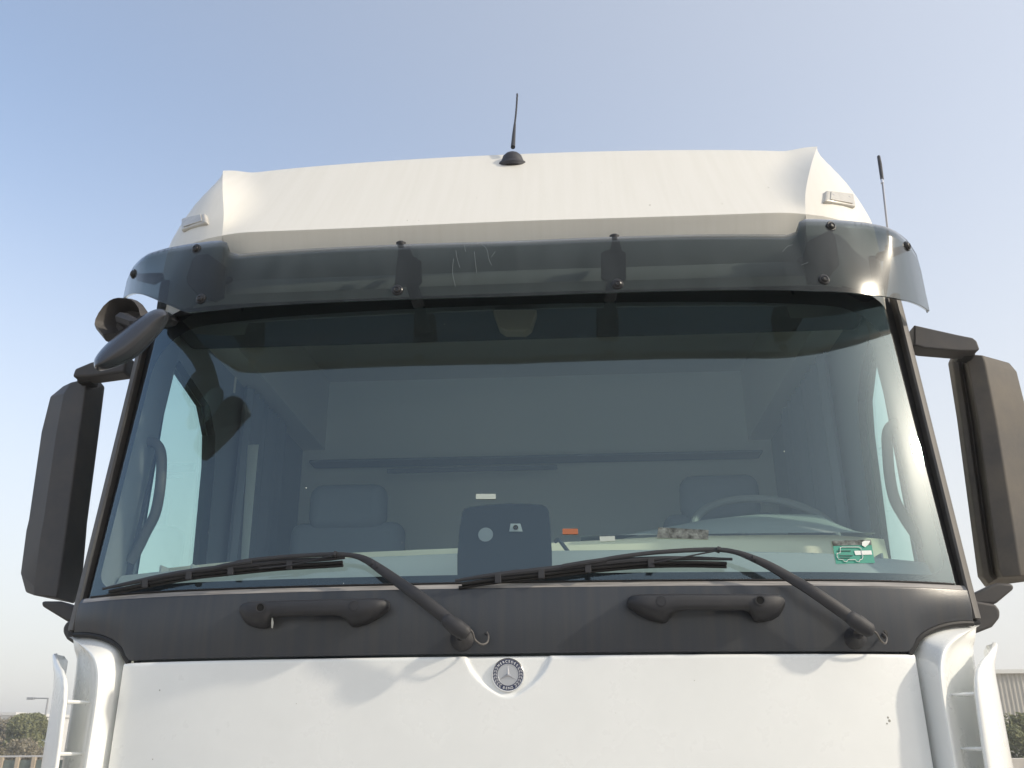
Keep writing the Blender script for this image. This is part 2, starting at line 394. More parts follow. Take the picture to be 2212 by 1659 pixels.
for x, z in inner:
    cx, cz = 0, 2.44; dx, dz = x, z-cz
    k = min(1.195/max(1e-6, abs(dx)), ((2.93-cz) if dz > 0 else (cz-1.972))/max(1e-6, abs(dz)))
    outer.append((dx*k, cz+dz*k))
midl = [((a[0]+b[0])/2, (a[1]+b[1])/2) for a, b in zip(inner, outer)]
G().grid([[Vector((x, Yg(x, z)+.007, z)) for x, z in l] for l in (inner, midl, outer)], True).link('glass_border', FRIT, None).parent = ws
# camera patch printed at the foot of the glass
pp = [(988, 1250), (988, 1200), (993, 1140), (998, 1108), (1003, 1100), (1015, 1095), (1060, 1090), (1100, 1087.5), (1140, 1088.5), (1172, 1091), (1181, 1096), (1186, 1106), (1189, 1140), (1192, 1190), (1193, 1250)]
pv = [onG(u, v, -.009) for u, v in pp]
cp = link('camera_patch', pv, [tuple(range(len(pv)))], FRIT, None, smooth=False, solid=.002, off=0); cp.parent = ws
c = onG(1049, 1155, -.006); G().lathe([(.020, 0), (.020, .001)], c, (0, -1, .17), 28).link('sensor_window', mat('sensor_grey', (.16, .18, .20), rough=.5), None).parent = ws
q = G(); q.prism([onG(u, v, -.005) for u, v in [(1103, 1131), (1124, 1131), (1129, 1148), (1100, 1148)]], (0, .001, 0))
q.link('camera_window', mat('camera_surround', (.30, .32, .33), rough=.4), None, smooth=False).parent = ws
G().lathe([(.0065, 0), (.0065, .004), (.004, .004), (.003, .001)], onG(1114, 1140, -.004), (0, -1, .17), 16).link('camera_lens', RUBBER, None).parent = ws
def sticker(poly, m, off=.0025, name='sticker', label=None):
    p = [onG(u, v, off) for u, v in poly]
    o = link(name, p, [tuple(range(len(p)))], m, None, smooth=False, solid=.0006, off=0); o.parent = ws
    if label: o['label'] = label
    return o
sticker([(1028, 1067), (1071, 1067), (1071, 1078), (1028, 1078)], DULLW, label='small white sticker with faint code')
sticker([(1215, 1142), (1248, 1142), (1249, 1154), (1215, 1154)], ORANGE, label='small orange sticker')
sticker([(1295, 1159), (1328, 1158), (1329, 1168), (1296, 1170)], DULLW)
sticker([(1422, 1139), (1531, 1145), (1530, 1165), (1419, 1162)], SGREY, label='torn grey sticker remnant')
sticker([(1797, 1168), (1881, 1166), (1890, 1216), (1806, 1218)], GREEN, label='green inspection sticker with a van outline')
sticker([(1797, 1168), (1881, 1166), (1883, 1177), (1799, 1179)], SGREY, off=.0035, name='sticker_header')
sticker([(1862, 1171), (1868, 1168), (1880, 1168), (1876, 1176), (1869, 1182), (1862, 1178)], WHITES, off=.0045, name='sticker_patch')
sticker([(1845, 1190), (1882, 1189), (1884, 1198), (1848, 1199)], WHITES, off=.0035, name='sticker_field')
van = [(1815, 1187), (1815, 1183), (1819, 1182), (1855, 1182), (1860, 1185), (1862, 1195), (1864, 1203), (1862, 1208), (1858, 1209), (1856, 1213), (1851, 1213), (1848, 1209), (1832, 1209), (1829, 1213), (1824, 1213), (1821, 1209), (1811, 1208), (1808, 1202), (1808, 1196), (1815, 1194), (1815, 1187)]
o = G().tube([onG(u, v, .0045) for u, v in van], .0011, 5).link('van_outline', WHITES, None); o.parent = ws
for k, (u0_, v0_, u1_) in enumerate([(1808, 1189, 1838), (1814, 1199, 1842), (1814, 1204, 1836)]):
    sticker([(u0_, v0_), (u1_, v0_), (u1_, v0_+2.2), (u0_, v0_+2.2)], mat('print_ink', (.02, .09, .08), rough=.6), off=.0035, name='printed_line')
# squeezed-up rubber along the foot of the glass
G().tube([Vector((x, Yg(x, 1.984)-.001, 1.985)) for x in lin(-1.19, 1.19, 50)], .0028, 6).link('glass_seal', RUBBER, None).parent = ws

# --- cowl panel under the windscreen
def zcb(x):
    a = abs(x)
    if a < 1.03: return 1.8035
    k = min(1, (a-1.03)/(1.222-1.03)); return 1.8035+.083*math.sqrt(max(0, 1-(1-k)**2))
xsC = [-1.222, -1.221]+lin(-1.215, -1.03, 12)+lin(-1.0, 1.0, 45)+lin(1.03, 1.215, 12)+[1.221, 1.222]
rr = []
for i, t in enumerate([0, .03, .12, .3, .5, .7, .85, .93, .97, 1.0]):
    row = []
    for x in xsC:
        zb = zcb(x)+.003; z = zb+(1.968-zb)*t; y = Yc(x, z)-.006*math.sin(math.pi*t)
        row.append(Vector((x, y, z)))
    rr.append(row)
pre = [[Vector((p.x, p.y+.02, p.z-.001)) for p in rr[0]], [Vector((p.x, p.y+.003, p.z-.0012)) for p in rr[0]]]
post = [[Vector((p.x, p.y+.002, p.z+.003)) for p in rr[-1]], [Vector((p.x, p.y+.010, p.z+.0115)) for p in rr[-1]], [Vector((p.x, p.y+.014, p.z+.0135)) for p in rr[-1]], [Vector((p.x, Yg(p.x, 1.975)+.004, 1.983)) for p in rr[-1]]]
g = G().grid(pre+rr+post)
allr = pre+rr+post
for e, d in ((0, -1), (-1, 1)):
    g.grid([[r[e] for r in allr], [r[e]+Vector((.004*d, .006, 0)) for r in allr], [r[e]+Vector((.004*d, .05, 0)) for r in allr]])
cowl = g.link('cowl_panel', COWL, T, angle=40); cowl['label'] = 'dark grey panel below the windscreen carrying the grab handles'
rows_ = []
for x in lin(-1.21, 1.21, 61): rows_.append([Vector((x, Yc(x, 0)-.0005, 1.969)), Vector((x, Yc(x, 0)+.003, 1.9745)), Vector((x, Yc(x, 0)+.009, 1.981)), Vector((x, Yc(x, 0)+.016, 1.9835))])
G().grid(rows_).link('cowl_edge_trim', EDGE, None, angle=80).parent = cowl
# rubber lip along the curved lower corners
for s in (-1, 1):
    pts = [Vector((s*x, Yc(x, 0)+.004, zcb(x)-.004)) for x in lin(1.02, 1.222, 16)]
    G().tube(pts, .0075, 8, (1, 1)).link('cowl_lip', RUBBER, None).parent = cowl

# --- A-pillar trims and black gaps
for s in (-1, 1):
    rows_ = []
    for z in lin(1.897, 2.96, 24):
        y = 2.612+.19*(z-1.98) ; xi = interp(z, [1.89, 1.99, 2.9, 2.96], [1.228, 1.2285, 1.243, 1.243])
        rows_.append([Vector((s*(xi-.004), y+.02, z)), Vector((s*xi, y-.004, z)), Vector((s*(xi+.006), y-.008, z)), Vector((s*(xi+.022), y+.0, z)), Vector((s*(xi+.026), y+.006, z)), Vector((s*(xi+.027), y+.035, z))])
    tr = G().grid(rows_); tr.f.append(tuple(range(6))); tr.link('pillar_trim', GREYP, T, angle=40)
    rows_ = []
    for z in lin(1.888, 2.96, 24):
        y = 2.612+.19*(z-1.98)
        rows_.append([Vector((s*1.19, Yg(1.19, z)+.012, z)), Vector((s*1.196, Yg(1.19, z)+.025, z)), Vector((s*1.235, y+.022, z)), Vector((s*1.252, y+.03, z))])
    G().grid(rows_).link('pillar_seal', RUBBER, T)
    G().box((s*1.228 if s > 0 else -1.254, 2.605, 1.884), (1.254 if s > 0 else -1.228, 2.64, 1.893)).link('trim_foot', BLACKP, T, smooth=False, bevel=.002)

# --- hood / maintenance flap
def recess(x, z):
    # shield shaped recess that carries the emblem
    zt = 1.8035; dz = zt-z; hw = .112*(1-(dz/.108)**2) if dz < .108 else -1
    hw = .112*math.sqrt(max(0, 1-(dz/.106))) if dz < .106 else -.001
    hw = .112*max(0, 1-(dz/.106)**1.7)**.75 if dz < .106 else -.02
    d = hw-abs(x); d = min(d, (.106-dz)*.8)
    return .0085*sm(d/.0125)
xsH = sorted(set([round(v, 5) for v in lin(-1.030, 1.030, 61)]+[round(v, 5) for v in lin(-.13, .13, 53)]+[-1.0335, 1.0335, -1.0315, 1.0315]))
zsH = [1.7990, 1.7965, 1.793]+lin(1.79, 1.685, 36)+lin(1.67, .98, 24)
rr = []
for z in zsH:
    row = []
    for x in xsH:
        a = abs(x); e = .0045*(1-math.sqrt(max(0, 1-((a-1.027)/.0066)**2))) if a > 1.027 else 0
        et = {1.7990: .005, 1.7965: .0017, 1.793: .0003}.get(z, 0)
        row.append(Vector((x, Yc(x, z)-.004-.03*(1.80-z)*.6+recess(x, z)+e+et, z)))
    rr.append(row)
topb = [Vector((p.x, p.y+.03, p.z)) for p in rr[0]]
g = G().grid([topb]+rr)
for e in (0, -1): g.grid([[r[e] for r in rr], [r[e]+Vector((0, .04, 0)) for r in rr]])
hood = g.link('hood_panel', W_PAINT, T, angle=50)

# --- corner posts
def arc_pt(t):            # 0..1 along the lower cowl arc
    x = 1.0405+(1.252-1.0405)*t; return x
for s in (-1, 1):
    inner_, ridge, side = [], [], []
    def P(x, y, z): return Vector((s*x, y, z))
    for z in lin(.9, 1.70, 14): 
        inner_.append(P(1.0385, 2.545, z)); ridge.append(P(1.064, 2.448-.02*(1.7-z), z)); side.append(P(1.250, 2.655, z))
    rz = [(1.066, 2.448, 1.735), (1.070, 2.451, 1.762), (1.080, 2.458, 1.787), (1.096, 2.470, 1.808), (1.120, 2.490, 1.826), (1.155, 2.522, 1.843), (1.195, 2.558, 1.860), (1.230, 2.592, 1.873), (1.252, 2.615, 1.880)]
    ix = [1.0385, 1.0385, 1.039, 1.050, 1.075, 1.105, 1.145, 1.195, 1.240]
    iz = [1.735, 1.765, 1.792, 1.8235, 1.8445, 1.8585, 1.870, 1.879, 1.884]
    for (a, b, c_), x, z in zip(rz, ix, iz):
        ridge.append(P(a, b, c_)); z2 = (zcb(x)-.0035) if x > 1.045 else z
        inner_.append(P(x, 2.43+bow(x)+(.02 if z2 < 1.80 else .006), z2)); side.append(P(1.252, 2.655-.02*(c_>1.84), min(c_+.004, 1.884)))
    rows_ = []
    for a, b, c_ in zip(inner_, ridge, side):
        m1 = a.lerp(b, .5)+Vector((0, .006, 0)); row = [a+Vector((0, .05, 0)), a, m1, a.lerp(b, .88), b, b.lerp(c_, .06)+Vector((s*.003, -.002, 0)), b.lerp(c_, .35)+Vector((s*-.006, .008, 0)), b.lerp(c_, .8)+Vector((s*.002, -.004, 0)), c_+Vector((s*.002, .02, 0)), c_+Vector((s*.002, .2, 0))]
        rows_.append(row)
    cpost = G().grid(rows_).link('corner_post', W_PAINT, T, angle=60)
    sub = cpost.modifiers.new('sub', 'SUBSURF'); sub.levels = 1; sub.render_levels = 2
    # wind deflector blade standing off the corner
    prof = []
    fr = [(1.118, 2.425, .9), (1.124, 2.425, 1.3), (1.131, 2.427, 1.60), (1.137, 2.431, 1.70), (1.146, 2.440, 1.735), (1.160, 2.456, 1.758), (1.186, 2.486, 1.780), (1.215, 2.522, 1.795), (1.245, 2.562, 1.812), (1.268, 2.595, 1.830)]
    rr_ = []
    for (x, y, z) in fr:
        k = (z-.9)/.93; xo = 1.262+.01*k; yo = 2.60+.03*k
        xo = max(xo, x+.004); yo = max(yo, y+.006)
        row = []
        for q in lin(0, 1, 9):
            bx = x+(xo-x)*q + s*0; by = y+(yo-y)*q - .018*math.sin(math.pi*q)
            row.append(P(bx+.006*math.sin(math.pi*q), by, z-(0 if q > .0 else 0)))
        row.append(P(xo+.002, yo+.03, z-.012))
        rr_.append(row)
    bl = G().grid(rr_).link('wind_deflector', W_PAINT, T, solid=.009, angle=60, off=0)
    for zz in (1.70, 1.575, 1.42, 1.25):
        a = P(1.14, 2.45, zz); b = P(1.10, 2.53, zz-.001)
        G().tube([a+Vector((s*.002, 0, 0)), P(1.118, 2.47, zz), P(1.105, 2.50, zz)], [.008, .007, .004], 8, (1, .7)).link('deflector_peg', W_PAINT, None).parent = bl

# --- lower front: grille panel, bumper, wheels (below the frame)
q = G(); q.box((-1.03, 2.50, .55), (1.03, 2.60, .975)); q.link('grille', BLACKP, T, smooth=False, bevel=.01)
q = G(); q.grid([[Vector((x, Yc(x, 0)-.03+d, z)) for x in lin(-1.24, 1.24, 31)] for d, z in ((.15, .90), (.0, .88), (-.03, .6), (0, .32), (.2, .30))]); q.link('bumper', W_PAINT, T, solid=.02)
for s in (-1, 1):
    wc = Vector((s*1.08, 3.9, .5))
    wq = G().lathe([(.30, -.14), (.46, -.15), (.5, -.11), (.5, .11), (.46, .15), (.30, .14)], wc, (1, 0, 0), 40).link('wheel', RUBBER, T)
    G().lathe([(.30, -.135), (.27, -.05), (.12, .0), (.12, .1*s), (.27, .06), (.30, .135)], wc, (1, 0, 0), 32).link('rim', STEEL, None).parent = wq
# --- cab side shells with window openings, rear wall, floor
for s in (-1, 1):
    X = s*1.254; Xi = s*1.205
    y0, y1 = 2.80, 4.62; wr = 3.20 if s > 0 else 3.40
    fr = [(2.84, 2.085), (wr+.03, 2.12), (wr, 2.60), (wr-.03, 2.72), (wr-.12, 2.81), (2.97, 2.87), (2.92, 2.80)]
    def wall(x, m, nm, a0=y0):
        outer = [(a0, .9), (y1, .9), (y1, 3.05), (a0+.1, 3.05)] if x == Xi else [(a0, .9), (y1, .9), (y1, 3.2), (a0+.08, 3.2)]
        pts = [Vector((a, b, 0)) for a, b in outer]; hole = [Vector((a, b, 0)) for a, b in fr]
        tris = mathutils.geometry.tessellate_polygon([pts, hole]); al = outer+fr
        return G().add([Vector((x, a, b)) for a, b in al], tris).link(nm, m, T, smooth=False)
    wl = wall(X, W_PAINT, 'cab_side')
    wi = wall(Xi, LINING, 'door_lining', 2.81)
    g_ = G()
    g_.grid([[Vector((X+s*.002, a, b)) for a, b in fr], [Vector((Xi-s*.002, a, b)) for a, b in fr]], True); g_.link('window_reveal', RUBBER, None, smooth=False).parent = wl
    link('side_window', [Vector((X-s*.02, a, b)) for a, b in fr], [tuple(range(len(fr)))], SGLASS, T, smooth=False, solid=.004)
q = G(); q.box((-1.25, 4.56, .9), (1.25, 4.62, 3.45)); q.link('rear_wall', TRIM, T, smooth=False)
q = G(); q.grid([[Vector((x, y, z)) for x in (-1.09, 1.09)] for y, z in ((2.98, 3.02), (3.02, 3.08), (3.2, 3.36), (4.56, 3.40))]); [q.grid([[Vector((s_*1.09, y, z)) for y in (3.0, 4.56)] for z in (3.02, 3.43)]) for s_ in (-1, 1)]; [q.grid([[Vector((s_*1.205, 3.0, 3.02)), Vector((s_*1.205, 4.56, 3.02))], [Vector((s_*1.09, 3.0, 3.02)), Vector((s_*1.09, 4.56, 3.02))]]) for s_ in (-1, 1)]; ceil = q.link('headliner', CEIL, T, smooth=False)
q = G(); q.box((-1.2, 2.86, 1.30), (1.2, 4.56, 1.34)); q.link('cab_floor', TRIMD, T, smooth=False)
q = G(); q.box((-1.03, 2.60, 1.34), (1.03, 2.64, 1.95)); q.link('firewall', TRIMD, T, smooth=False)
# A pillar lining, inside
for s in (-1, 1):
    rows_ = []
    for z in lin(1.95, 2.95, 14):
        yb = Yg(1.19, z)
        rows_.append([Vector((s*1.189, yb+.016, z)), Vector((s*1.186, yb+.05, z)), Vector((s*1.188, yb+.11, z)), Vector((s*1.194, yb+.15, z)), Vector((s*1.206, yb+.20+.01*(z-2), z))])
    G().grid(rows_).link('pillar_lining', mat('pillar_plastic', (.21, .22, .23), rough=.5), T)
hand = {-1: [(322, 955), (336, 958), (347, 975), (349, 1010), (345, 1060), (335, 1110), (315, 1150), (298, 1185), (280, 1215)],
        1: [(1945, 915), (1928, 918), (1917, 935), (1917, 970), (1922, 1030), (1933, 1080), (1955, 1120), (1975, 1150), (1995, 1180)]}
for s in (-1, 1):
    pts = spline([at(u, v, 2.79) for u, v in hand[s]], 5)
    G().tube(pts, .0165, 12, updir=Vector((0, 1, 0))).link('inside_grab_handle', GREYP, T)
# dashboard
q = G()
rr = []
for (y, z) in [(2.56, -.16), (2.60, -.055), (2.635, -.008), (2.65, 0), (2.86, .004)]:
    rr.append([Vector((x, y+.55*bow(x), z+interp(x, [-1.18, -.5, 0, .4, .9, 1.18], [2.070, 2.097, 2.108, 2.106, 2.092, 2.070]))) for x in lin(-1.18, 1.18, 41)])
DASHM = mat('dash_grey', (.30, .33, .34), rough=.6, bump=.2, bscale=400)
dash = q.grid(rr).link('dashboard', DASHM, T, angle=60)
# cream band
rr = []
for k, (dy, dz) in enumerate([(0, 0), (.012, .004), (.05, .0)]):
    pass
def dtop(x): return interp(x, [-1.17, -.6, -.13, .25, .5, 1.0, 1.15], [2.135, 2.162, 2.172, 2.188, 2.198, 2.200, 2.190])
rows_ = []
for t in lin(0, 1, 5): rows_.append([Vector((x, 2.88+.55*bow(x)+.03*t, 2.07+(dtop(x)-2.07)*t)) for x in lin(-1.16, 1.16, 51)])
rows_.append([p+Vector((0, .15, .004)) for p in rows_[-1]])
G().grid(rows_).link('dash_band', CREAM, None).parent = dash
for i in range(22):                                     # vent ribs along the defroster
    x = -1.05+i*.1
    G().box((x-.003, 2.64+.55*bow(x), 2.045), (x+.003, 2.70+.55*bow(x), 2.092)).link('vent_rib', DASHM, None, smooth=False).parent = dash
# instrument hood
rows_ = []
for t in lin(0, 1, 7):
    rr_ = []
    for x in lin(.20, 1.12, 31):
        k = (x-.20)/.92; h = .125*max(0, math.sin(math.pi*min(1, k*.95+.02)))**.6*(min(1, k*1.6)) if k < .72 else .125*(1-((k-.72)/.30)**2)
        h = interp(k, [0, .2, .45, .65, .86, .93, 1], [0, .042, .088, .106, .104, .06, .008])
        rr_.append(Vector((x, 2.895+.3*bow(x)+.22*t, 2.200+h*math.sin(t*math.pi*.5))))
    rows_.append(rr_)
G().grid(rows_).link('instrument_hood', mat('hood_dark', (.30, .33, .33), rough=.8), None, angle=60).parent = dash
# cable on the dash
G().tube(spline([at(1200, 1170, 2.80), at(1207, 1166, 2.78), at(1220, 1182, 2.74), at(1240, 1208, 2.68), at(1262, 1225, 2.62)], 5), .006, 8).link('dash_cable', TRIMD, T)
# steering wheel
stw = G(); c0 = Vector((.85, 3.28, 2.285)); ax = Vector((0, -.66, .75)).normalized(); a_ = Vector((1, 0, 0)); b_ = ax.cross(a_)
stw.tube([c0+a_*(.245*math.cos(k*math.pi/24))+b_*(.245*math.sin(k*math.pi/24)) for k in range(49)], .015, 10, cap=False, updir=ax)
for an in (0, 180, 270): stw.tube([c0, c0+a_*(.24*math.cos(R(an)))+b_*(.24*math.sin(R(an)))], [.035, .018], 8, (1, .5))
stw.lathe([(.08, -.02), (.085, .02), (.05, .04)], c0, ax)
stw.link('steering_wheel', mat('wheel_rim_grey', (.26, .27, .28), rough=.45), T)
# seats
def seat(x, y, z):
    e = bpy.data.objects.new('seat', None); col.objects.link(e); setp(e, T); e.location = (0, 0, 0)
    def cush(x0, x1, y0, y1, z0, z1, nm, r=.05):
        o = G().box((x0, y0, z0), (x1, y1, z1)).link(nm, SEATM, None, smooth=True, bevel=r, segs=4); o.parent = e; return o
    cush(x-.24, x+.24, y, y+.13, z-.75, z-.16, 'backrest'); cush(x-.165, x+.165, y-.02, y+.10, z-.20, z, 'headrest', .055)
    cush(x-.25, x+.25, y-.5, y+.05, z-.85, z-.70, 'cushion')
seat(-.76, 3.75, 2.62); seat(.80, 3.80, 2.64)
# curtains, bunk and rear lockers
for s, (ya, yb) in ((-1, (3.56, 4.1)), (1, (3.36, 4.1))):
    rows_ = []
    for z in (1.8, 3.0): rows_.append([Vector((s*(1.165+.018*math.sin(k*1.35)), ya+(yb-ya)*k/40, z)) for k in range(41)])
    G().grid(rows_).link('curtain', mat('curtain_cloth', (.22, .25, .30), rough=.95), T)
q = G(); q.box((-1.12, 4.38, 2.90), (1.12, 4.5, 2.915)); q.link('upper_bunk', SEATM, T, smooth=False, bevel=.02)
q = G(); q.box((-.72, 4.36, 2.83), (.12, 4.37, 2.855)); q.link('bunk_strap', SEATM, T, smooth=False, bevel=.003)
q = G(); q.box((-1.19, 2.70, 2.93), (1.19, 3.03, 3.06)); q.link('header_console', TRIMD, T, smooth=False, bevel=.02)
q = G(); q.prism([at(u, v, 2.72) for u, v in [(1064, 668), (1160, 668), (1148, 706), (1135, 715), (1092, 715), (1078, 706)]], (0, .05, 0)); q.link('overhead_sensor_box', mat('sensor_box_taupe', (.19, .17, .14), rough=.7), T, smooth=False, bevel=.004)
# safety belt
G().tube([Vector((-1.13, 3.60, 2.75)), Vector((-1.12, 3.60, 2.3)), Vector((-1.1, 3.58, 1.9))], .025, 6, (.15, 1)).link('safety_belt', TRIM, T)

# --- outside grab handles on the cowl
HS = [(1354.6, 1297, 1308), (1358, 1290, 1313), (1366, 1286.5, 1318), (1380, 1284, 1328), (1401, 1283.3, 1338.5), (1420, 1283, 1343.5), (1433, 1282.8, 1346), (1441, 1282.8, 1344), (1447, 1282.8, 1336), (1454, 1282.8, 1326), (1463, 1282.8, 1321), (1480, 1282.7, 1318.7), (1543, 1282.7, 1318.5), (1606, 1282.6, 1318.7), (1616, 1282.6, 1321.5), (1622, 1282.6, 1329), (1628, 1282.6, 1340), (1638, 1282.6, 1344), (1655, 1282.6, 1342.5), (1672, 1283, 1337.5), (1683, 1285.5, 1331), (1690, 1289.5, 1321), (1694, 1294, 1312), (1695.5, 1298, 1307)]
PF = [(0, 0), (0, .45), (.01, .78), (.05, .94), (.13, 1), (.40, 1.0), (.58, .97), (.72, .86), (.84, .66), (.94, .42), (1.0, .22), (1.0, 0)]     # foot section
PB = [(0, 0), (0, .35), (.02, .72), (.07, .92), (.16, 1), (.40, 1.0), (.62, .99), (.80, .93), (.91, .80), (.98, .58), (1.0, .30), (1.0, 0)]    # bar section
for s in (-1, 1):
    def Q(u, v, off): p = onC(u, v, off); return Vector((s*p.x, p.y, p.z))
    rows_ = []
    for (u, vt, vb) in HS:
        foot = 1-sm((u-1440)/24)*sm((1624-u)/16)
        e1 = min(1, (u-1350)/42); e2 = min(1, (1699-u)/36); dep = .066*(.38+.62*math.sqrt(max(0, 1-(1-min(e1, e2))**2)))
        bk = .034*(1-foot)
        row = []
        for (ta, oa), (tb, ob) in zip(PF, PB):
            t_ = tb+(ta-tb)*foot; o_ = ob+(oa-ob)*foot
            row.append(Q(u, vt+(vb-vt)*t_, bk+(dep-bk)*o_-(.004 if o_ == 0 and foot > .5 else 0)))
        rows_.append(row)
    g = G().grid(rows_, True); n = len(PF); g.f.append(tuple(range(n))); g.f.append(tuple((len(HS)-1)*n+k for k in range(n)))
    h = g.link('grab_handle', BLACKP, T, smooth=True, angle=60)
    hc = Q(1642, 1297, .0695); G().lathe([(.0115, -.003), (.0125, .0012), (.0098, .0012), (.0085, -.002)], hc, (0, -1, 0), 20).link('screw_hole_rim', BLACKP, None).parent = h
    G().lathe([(.0095, 0), (.0095, .0012)], Q(1642, 1297, .0685), (0, -1, 0), 20).link('screw_hole', mat('hole_black', (.003, .003, .003), rough=.9), None).parent = h
    G().lathe([(.0125, -.003), (.0125, .0009), (.0118, .0009), (.0115, -.0002), (.0111, .0009), (.001, .0012)], Q(1428, 1299, .0662), (0, -1, 0), 22).link('screw_cap', BLACKP, None).parent = h
    if s < 0:
        G().tube([onC(588, 1335, .046), onC(588.5, 1345, .036), onC(588, 1356, .018)], [.0015, .0032, .002], 6).link('dropping', WHITES, None).parent = h
G().tube([onC(585, 1362, .002), onC(584, 1385, .002), onC(585, 1405, .002)], [.0015, .0022, .001], 6, (1, .3), updir=Vector((0, -1, 0))).link('dropping_run', SGREY, None).parent = cowl

# --- wipers
def wiper(dx, D, hose):
    w_ = bpy.data.objects.new('wiper', None); col.objects.link(w_); setp(w_, T)
    def add(g_, nm, m, **k): o = g_.link(nm, m, None, **k); o.parent = w_; return o
    arm = spline(D['arm'], 6); n = len(arm)
    rad = [interp(i/(n-1), [0, .12, .3, .45, .55, 1], [.016, .0165, .0135, .0095, .0065, .005]) for i in range(n)]
    add(G().tube(arm, rad, 12, (1, .55), updir=Vector((0, -1, 0))), 'arm', BLACKP)
    hd = G().tube(spline(D['head'], 5), [interp(i/10, [0, .1, .5, .9, 1], [.010, .017, .0215, .019, .012]) for i in range(11)], 12, (1, .7), updir=Vector((0, -1, 0)))
    add(hd, 'arm_head', BLACKP)
    add(G().lathe([(.030, -.005), (.030, .004), (.024, .012), (.014, .03), (.012, .04)], D['pivot'], (0, -1, .1), 24), 'pivot_cap', BLACKP)
    bl = spline(D['blade'], 8); n = len(bl)
    prof = [interp(i/(n-1), [0, .12, .3, .5, .7, .88, 1], [.0035, .0055, .0075, .0075, .0075, .0055, .0035]) for i in range(n)]
    add(G().tube(bl, prof, 8, (1, .8), updir=Vector((0, -1, 0))), 'spoiler', BLACKP)
    off = Vector((0, .004, -.0105))
    add(G().tube([p+off for p in bl[2:-1]], .0052, 8, (1, .9)), 'rail', RUBBER)
    off = Vector((0, .012, -.0175))
    add(G().tube([p+off for p in bl[1:-1]], .0048, 8, (1, .9)), 'rubber_edge', RUBBER)
    for t in (.24, .42, .58, .76):
        p = bl[int(t*(n-1))]
        add(G().box(p+Vector((-.008, -.006, -.022)), p+Vector((.008, .006, .002))), 'claw', BLACKP, smooth=False, bevel=.001)
    add(G().tube(spline(D['bridge'], 5), .0065, 8, (1, .8), updir=Vector((0, -1, 0))), 'bridge', BLACKP)
    add(G().tube(spline(D['tube'], 6), .0022, 6), 'washer_tube', BLACKP)
    add(G().tube(spline(hose, 6), .0027, 8), 'hose', GREYP)
    for p in D['clips']: add(G().lathe([(.0085, -.004), (.0085, .004)], p, (1, 0, -.3), 12), 'clip', BLACKP)
c_ = lambda u, v, o=.05: onC(u, v, o)
g_ = lambda u, v, o=.03: onG(u, v, o)
wiper(0, dict(arm=[c_(985, 1352, .06), c_(955, 1328, .062), c_(900, 1285, .062), g_(862, 1258, .055), g_(820, 1228, .05), g_(790, 1209, .045), g_(762, 1200, .042), g_(722, 1197.5, .04), g_(660, 1200, .04), g_(590, 1205, .04), g_(520, 1213, .036), g_(498, 1221, .034)],
              head=[c_(958, 1333, .064), c_(985, 1354, .064), c_(1012, 1372, .062)], pivot=onC(998, 1381, .0),
              blade=[g_(222, 1272), g_(280, 1259.5), g_(340, 1247), g_(420, 1233), g_(500, 1224), g_(600, 1214), g_(700, 1208), g_(745, 1205)],
              bridge=[g_(455, 1229, .034), g_(500, 1219, .036), g_(545, 1213, .036)], tube=[g_(720, 1199, .045), g_(660, 1214, .04), g_(620, 1222, .038), g_(560, 1228, .036)],
              clips=[g_(724, 1197.5, .041), g_(806, 1218, .047), g_(816, 1224, .05)]),
      [c_(985, 1345, .05), c_(1005, 1352, .06), c_(1020, 1365, .05), c_(1026, 1382, .045), c_(1040, 1392, .04), c_(1052, 1388, .03), c_(1055, 1375, .02), c_(1052, 1366, .004)])
wiper(1, dict(arm=[c_(1850, 1345, .06), c_(1820, 1322, .062), c_(1765, 1284, .062), g_(1720, 1256, .055), g_(1665, 1224, .05), g_(1626, 1206, .047), g_(1590, 1193, .045), g_(1552, 1187.5, .042), g_(1490, 1188.5, .04), g_(1410, 1194, .04), g_(1330, 1204, .038), g_(1262, 1217, .034)],
              head=[c_(1829, 1328, .064), c_(1857, 1348, .064), c_(1885, 1366, .062)], pivot=onC(1845, 1377, .0),
              blade=[g_(983, 1254.5), g_(1040, 1246), g_(1100, 1238.5), g_(1180, 1230), g_(1270, 1219), g_(1380, 1209), g_(1480, 1206), g_(1582, 1208)],
              bridge=[g_(1215, 1224, .034), g_(1255, 1217, .036), g_(1310, 1209, .036)], tube=[g_(1552, 1189, .045), g_(1500, 1199, .04), g_(1450, 1209, .038), g_(1410, 1216, .036)],
              clips=[g_(1552, 1187.5, .043), g_(1628, 1207, .048)]),
      [c_(1880, 1358, .05), c_(1893, 1368, .05), c_(1903, 1384, .04), c_(1912, 1390, .03), c_(1915, 1378, .02), c_(1907, 1368, .004)])
for u, v in ((1052, 1366), (1906, 1369)): G().lathe([(.013, -.003), (.013, .003), (.006, .005), (.005, 0)], onC(u, v, .0), (0, -1, 0), 20).link('hose_grommet', RUBBER, None).parent = cowl

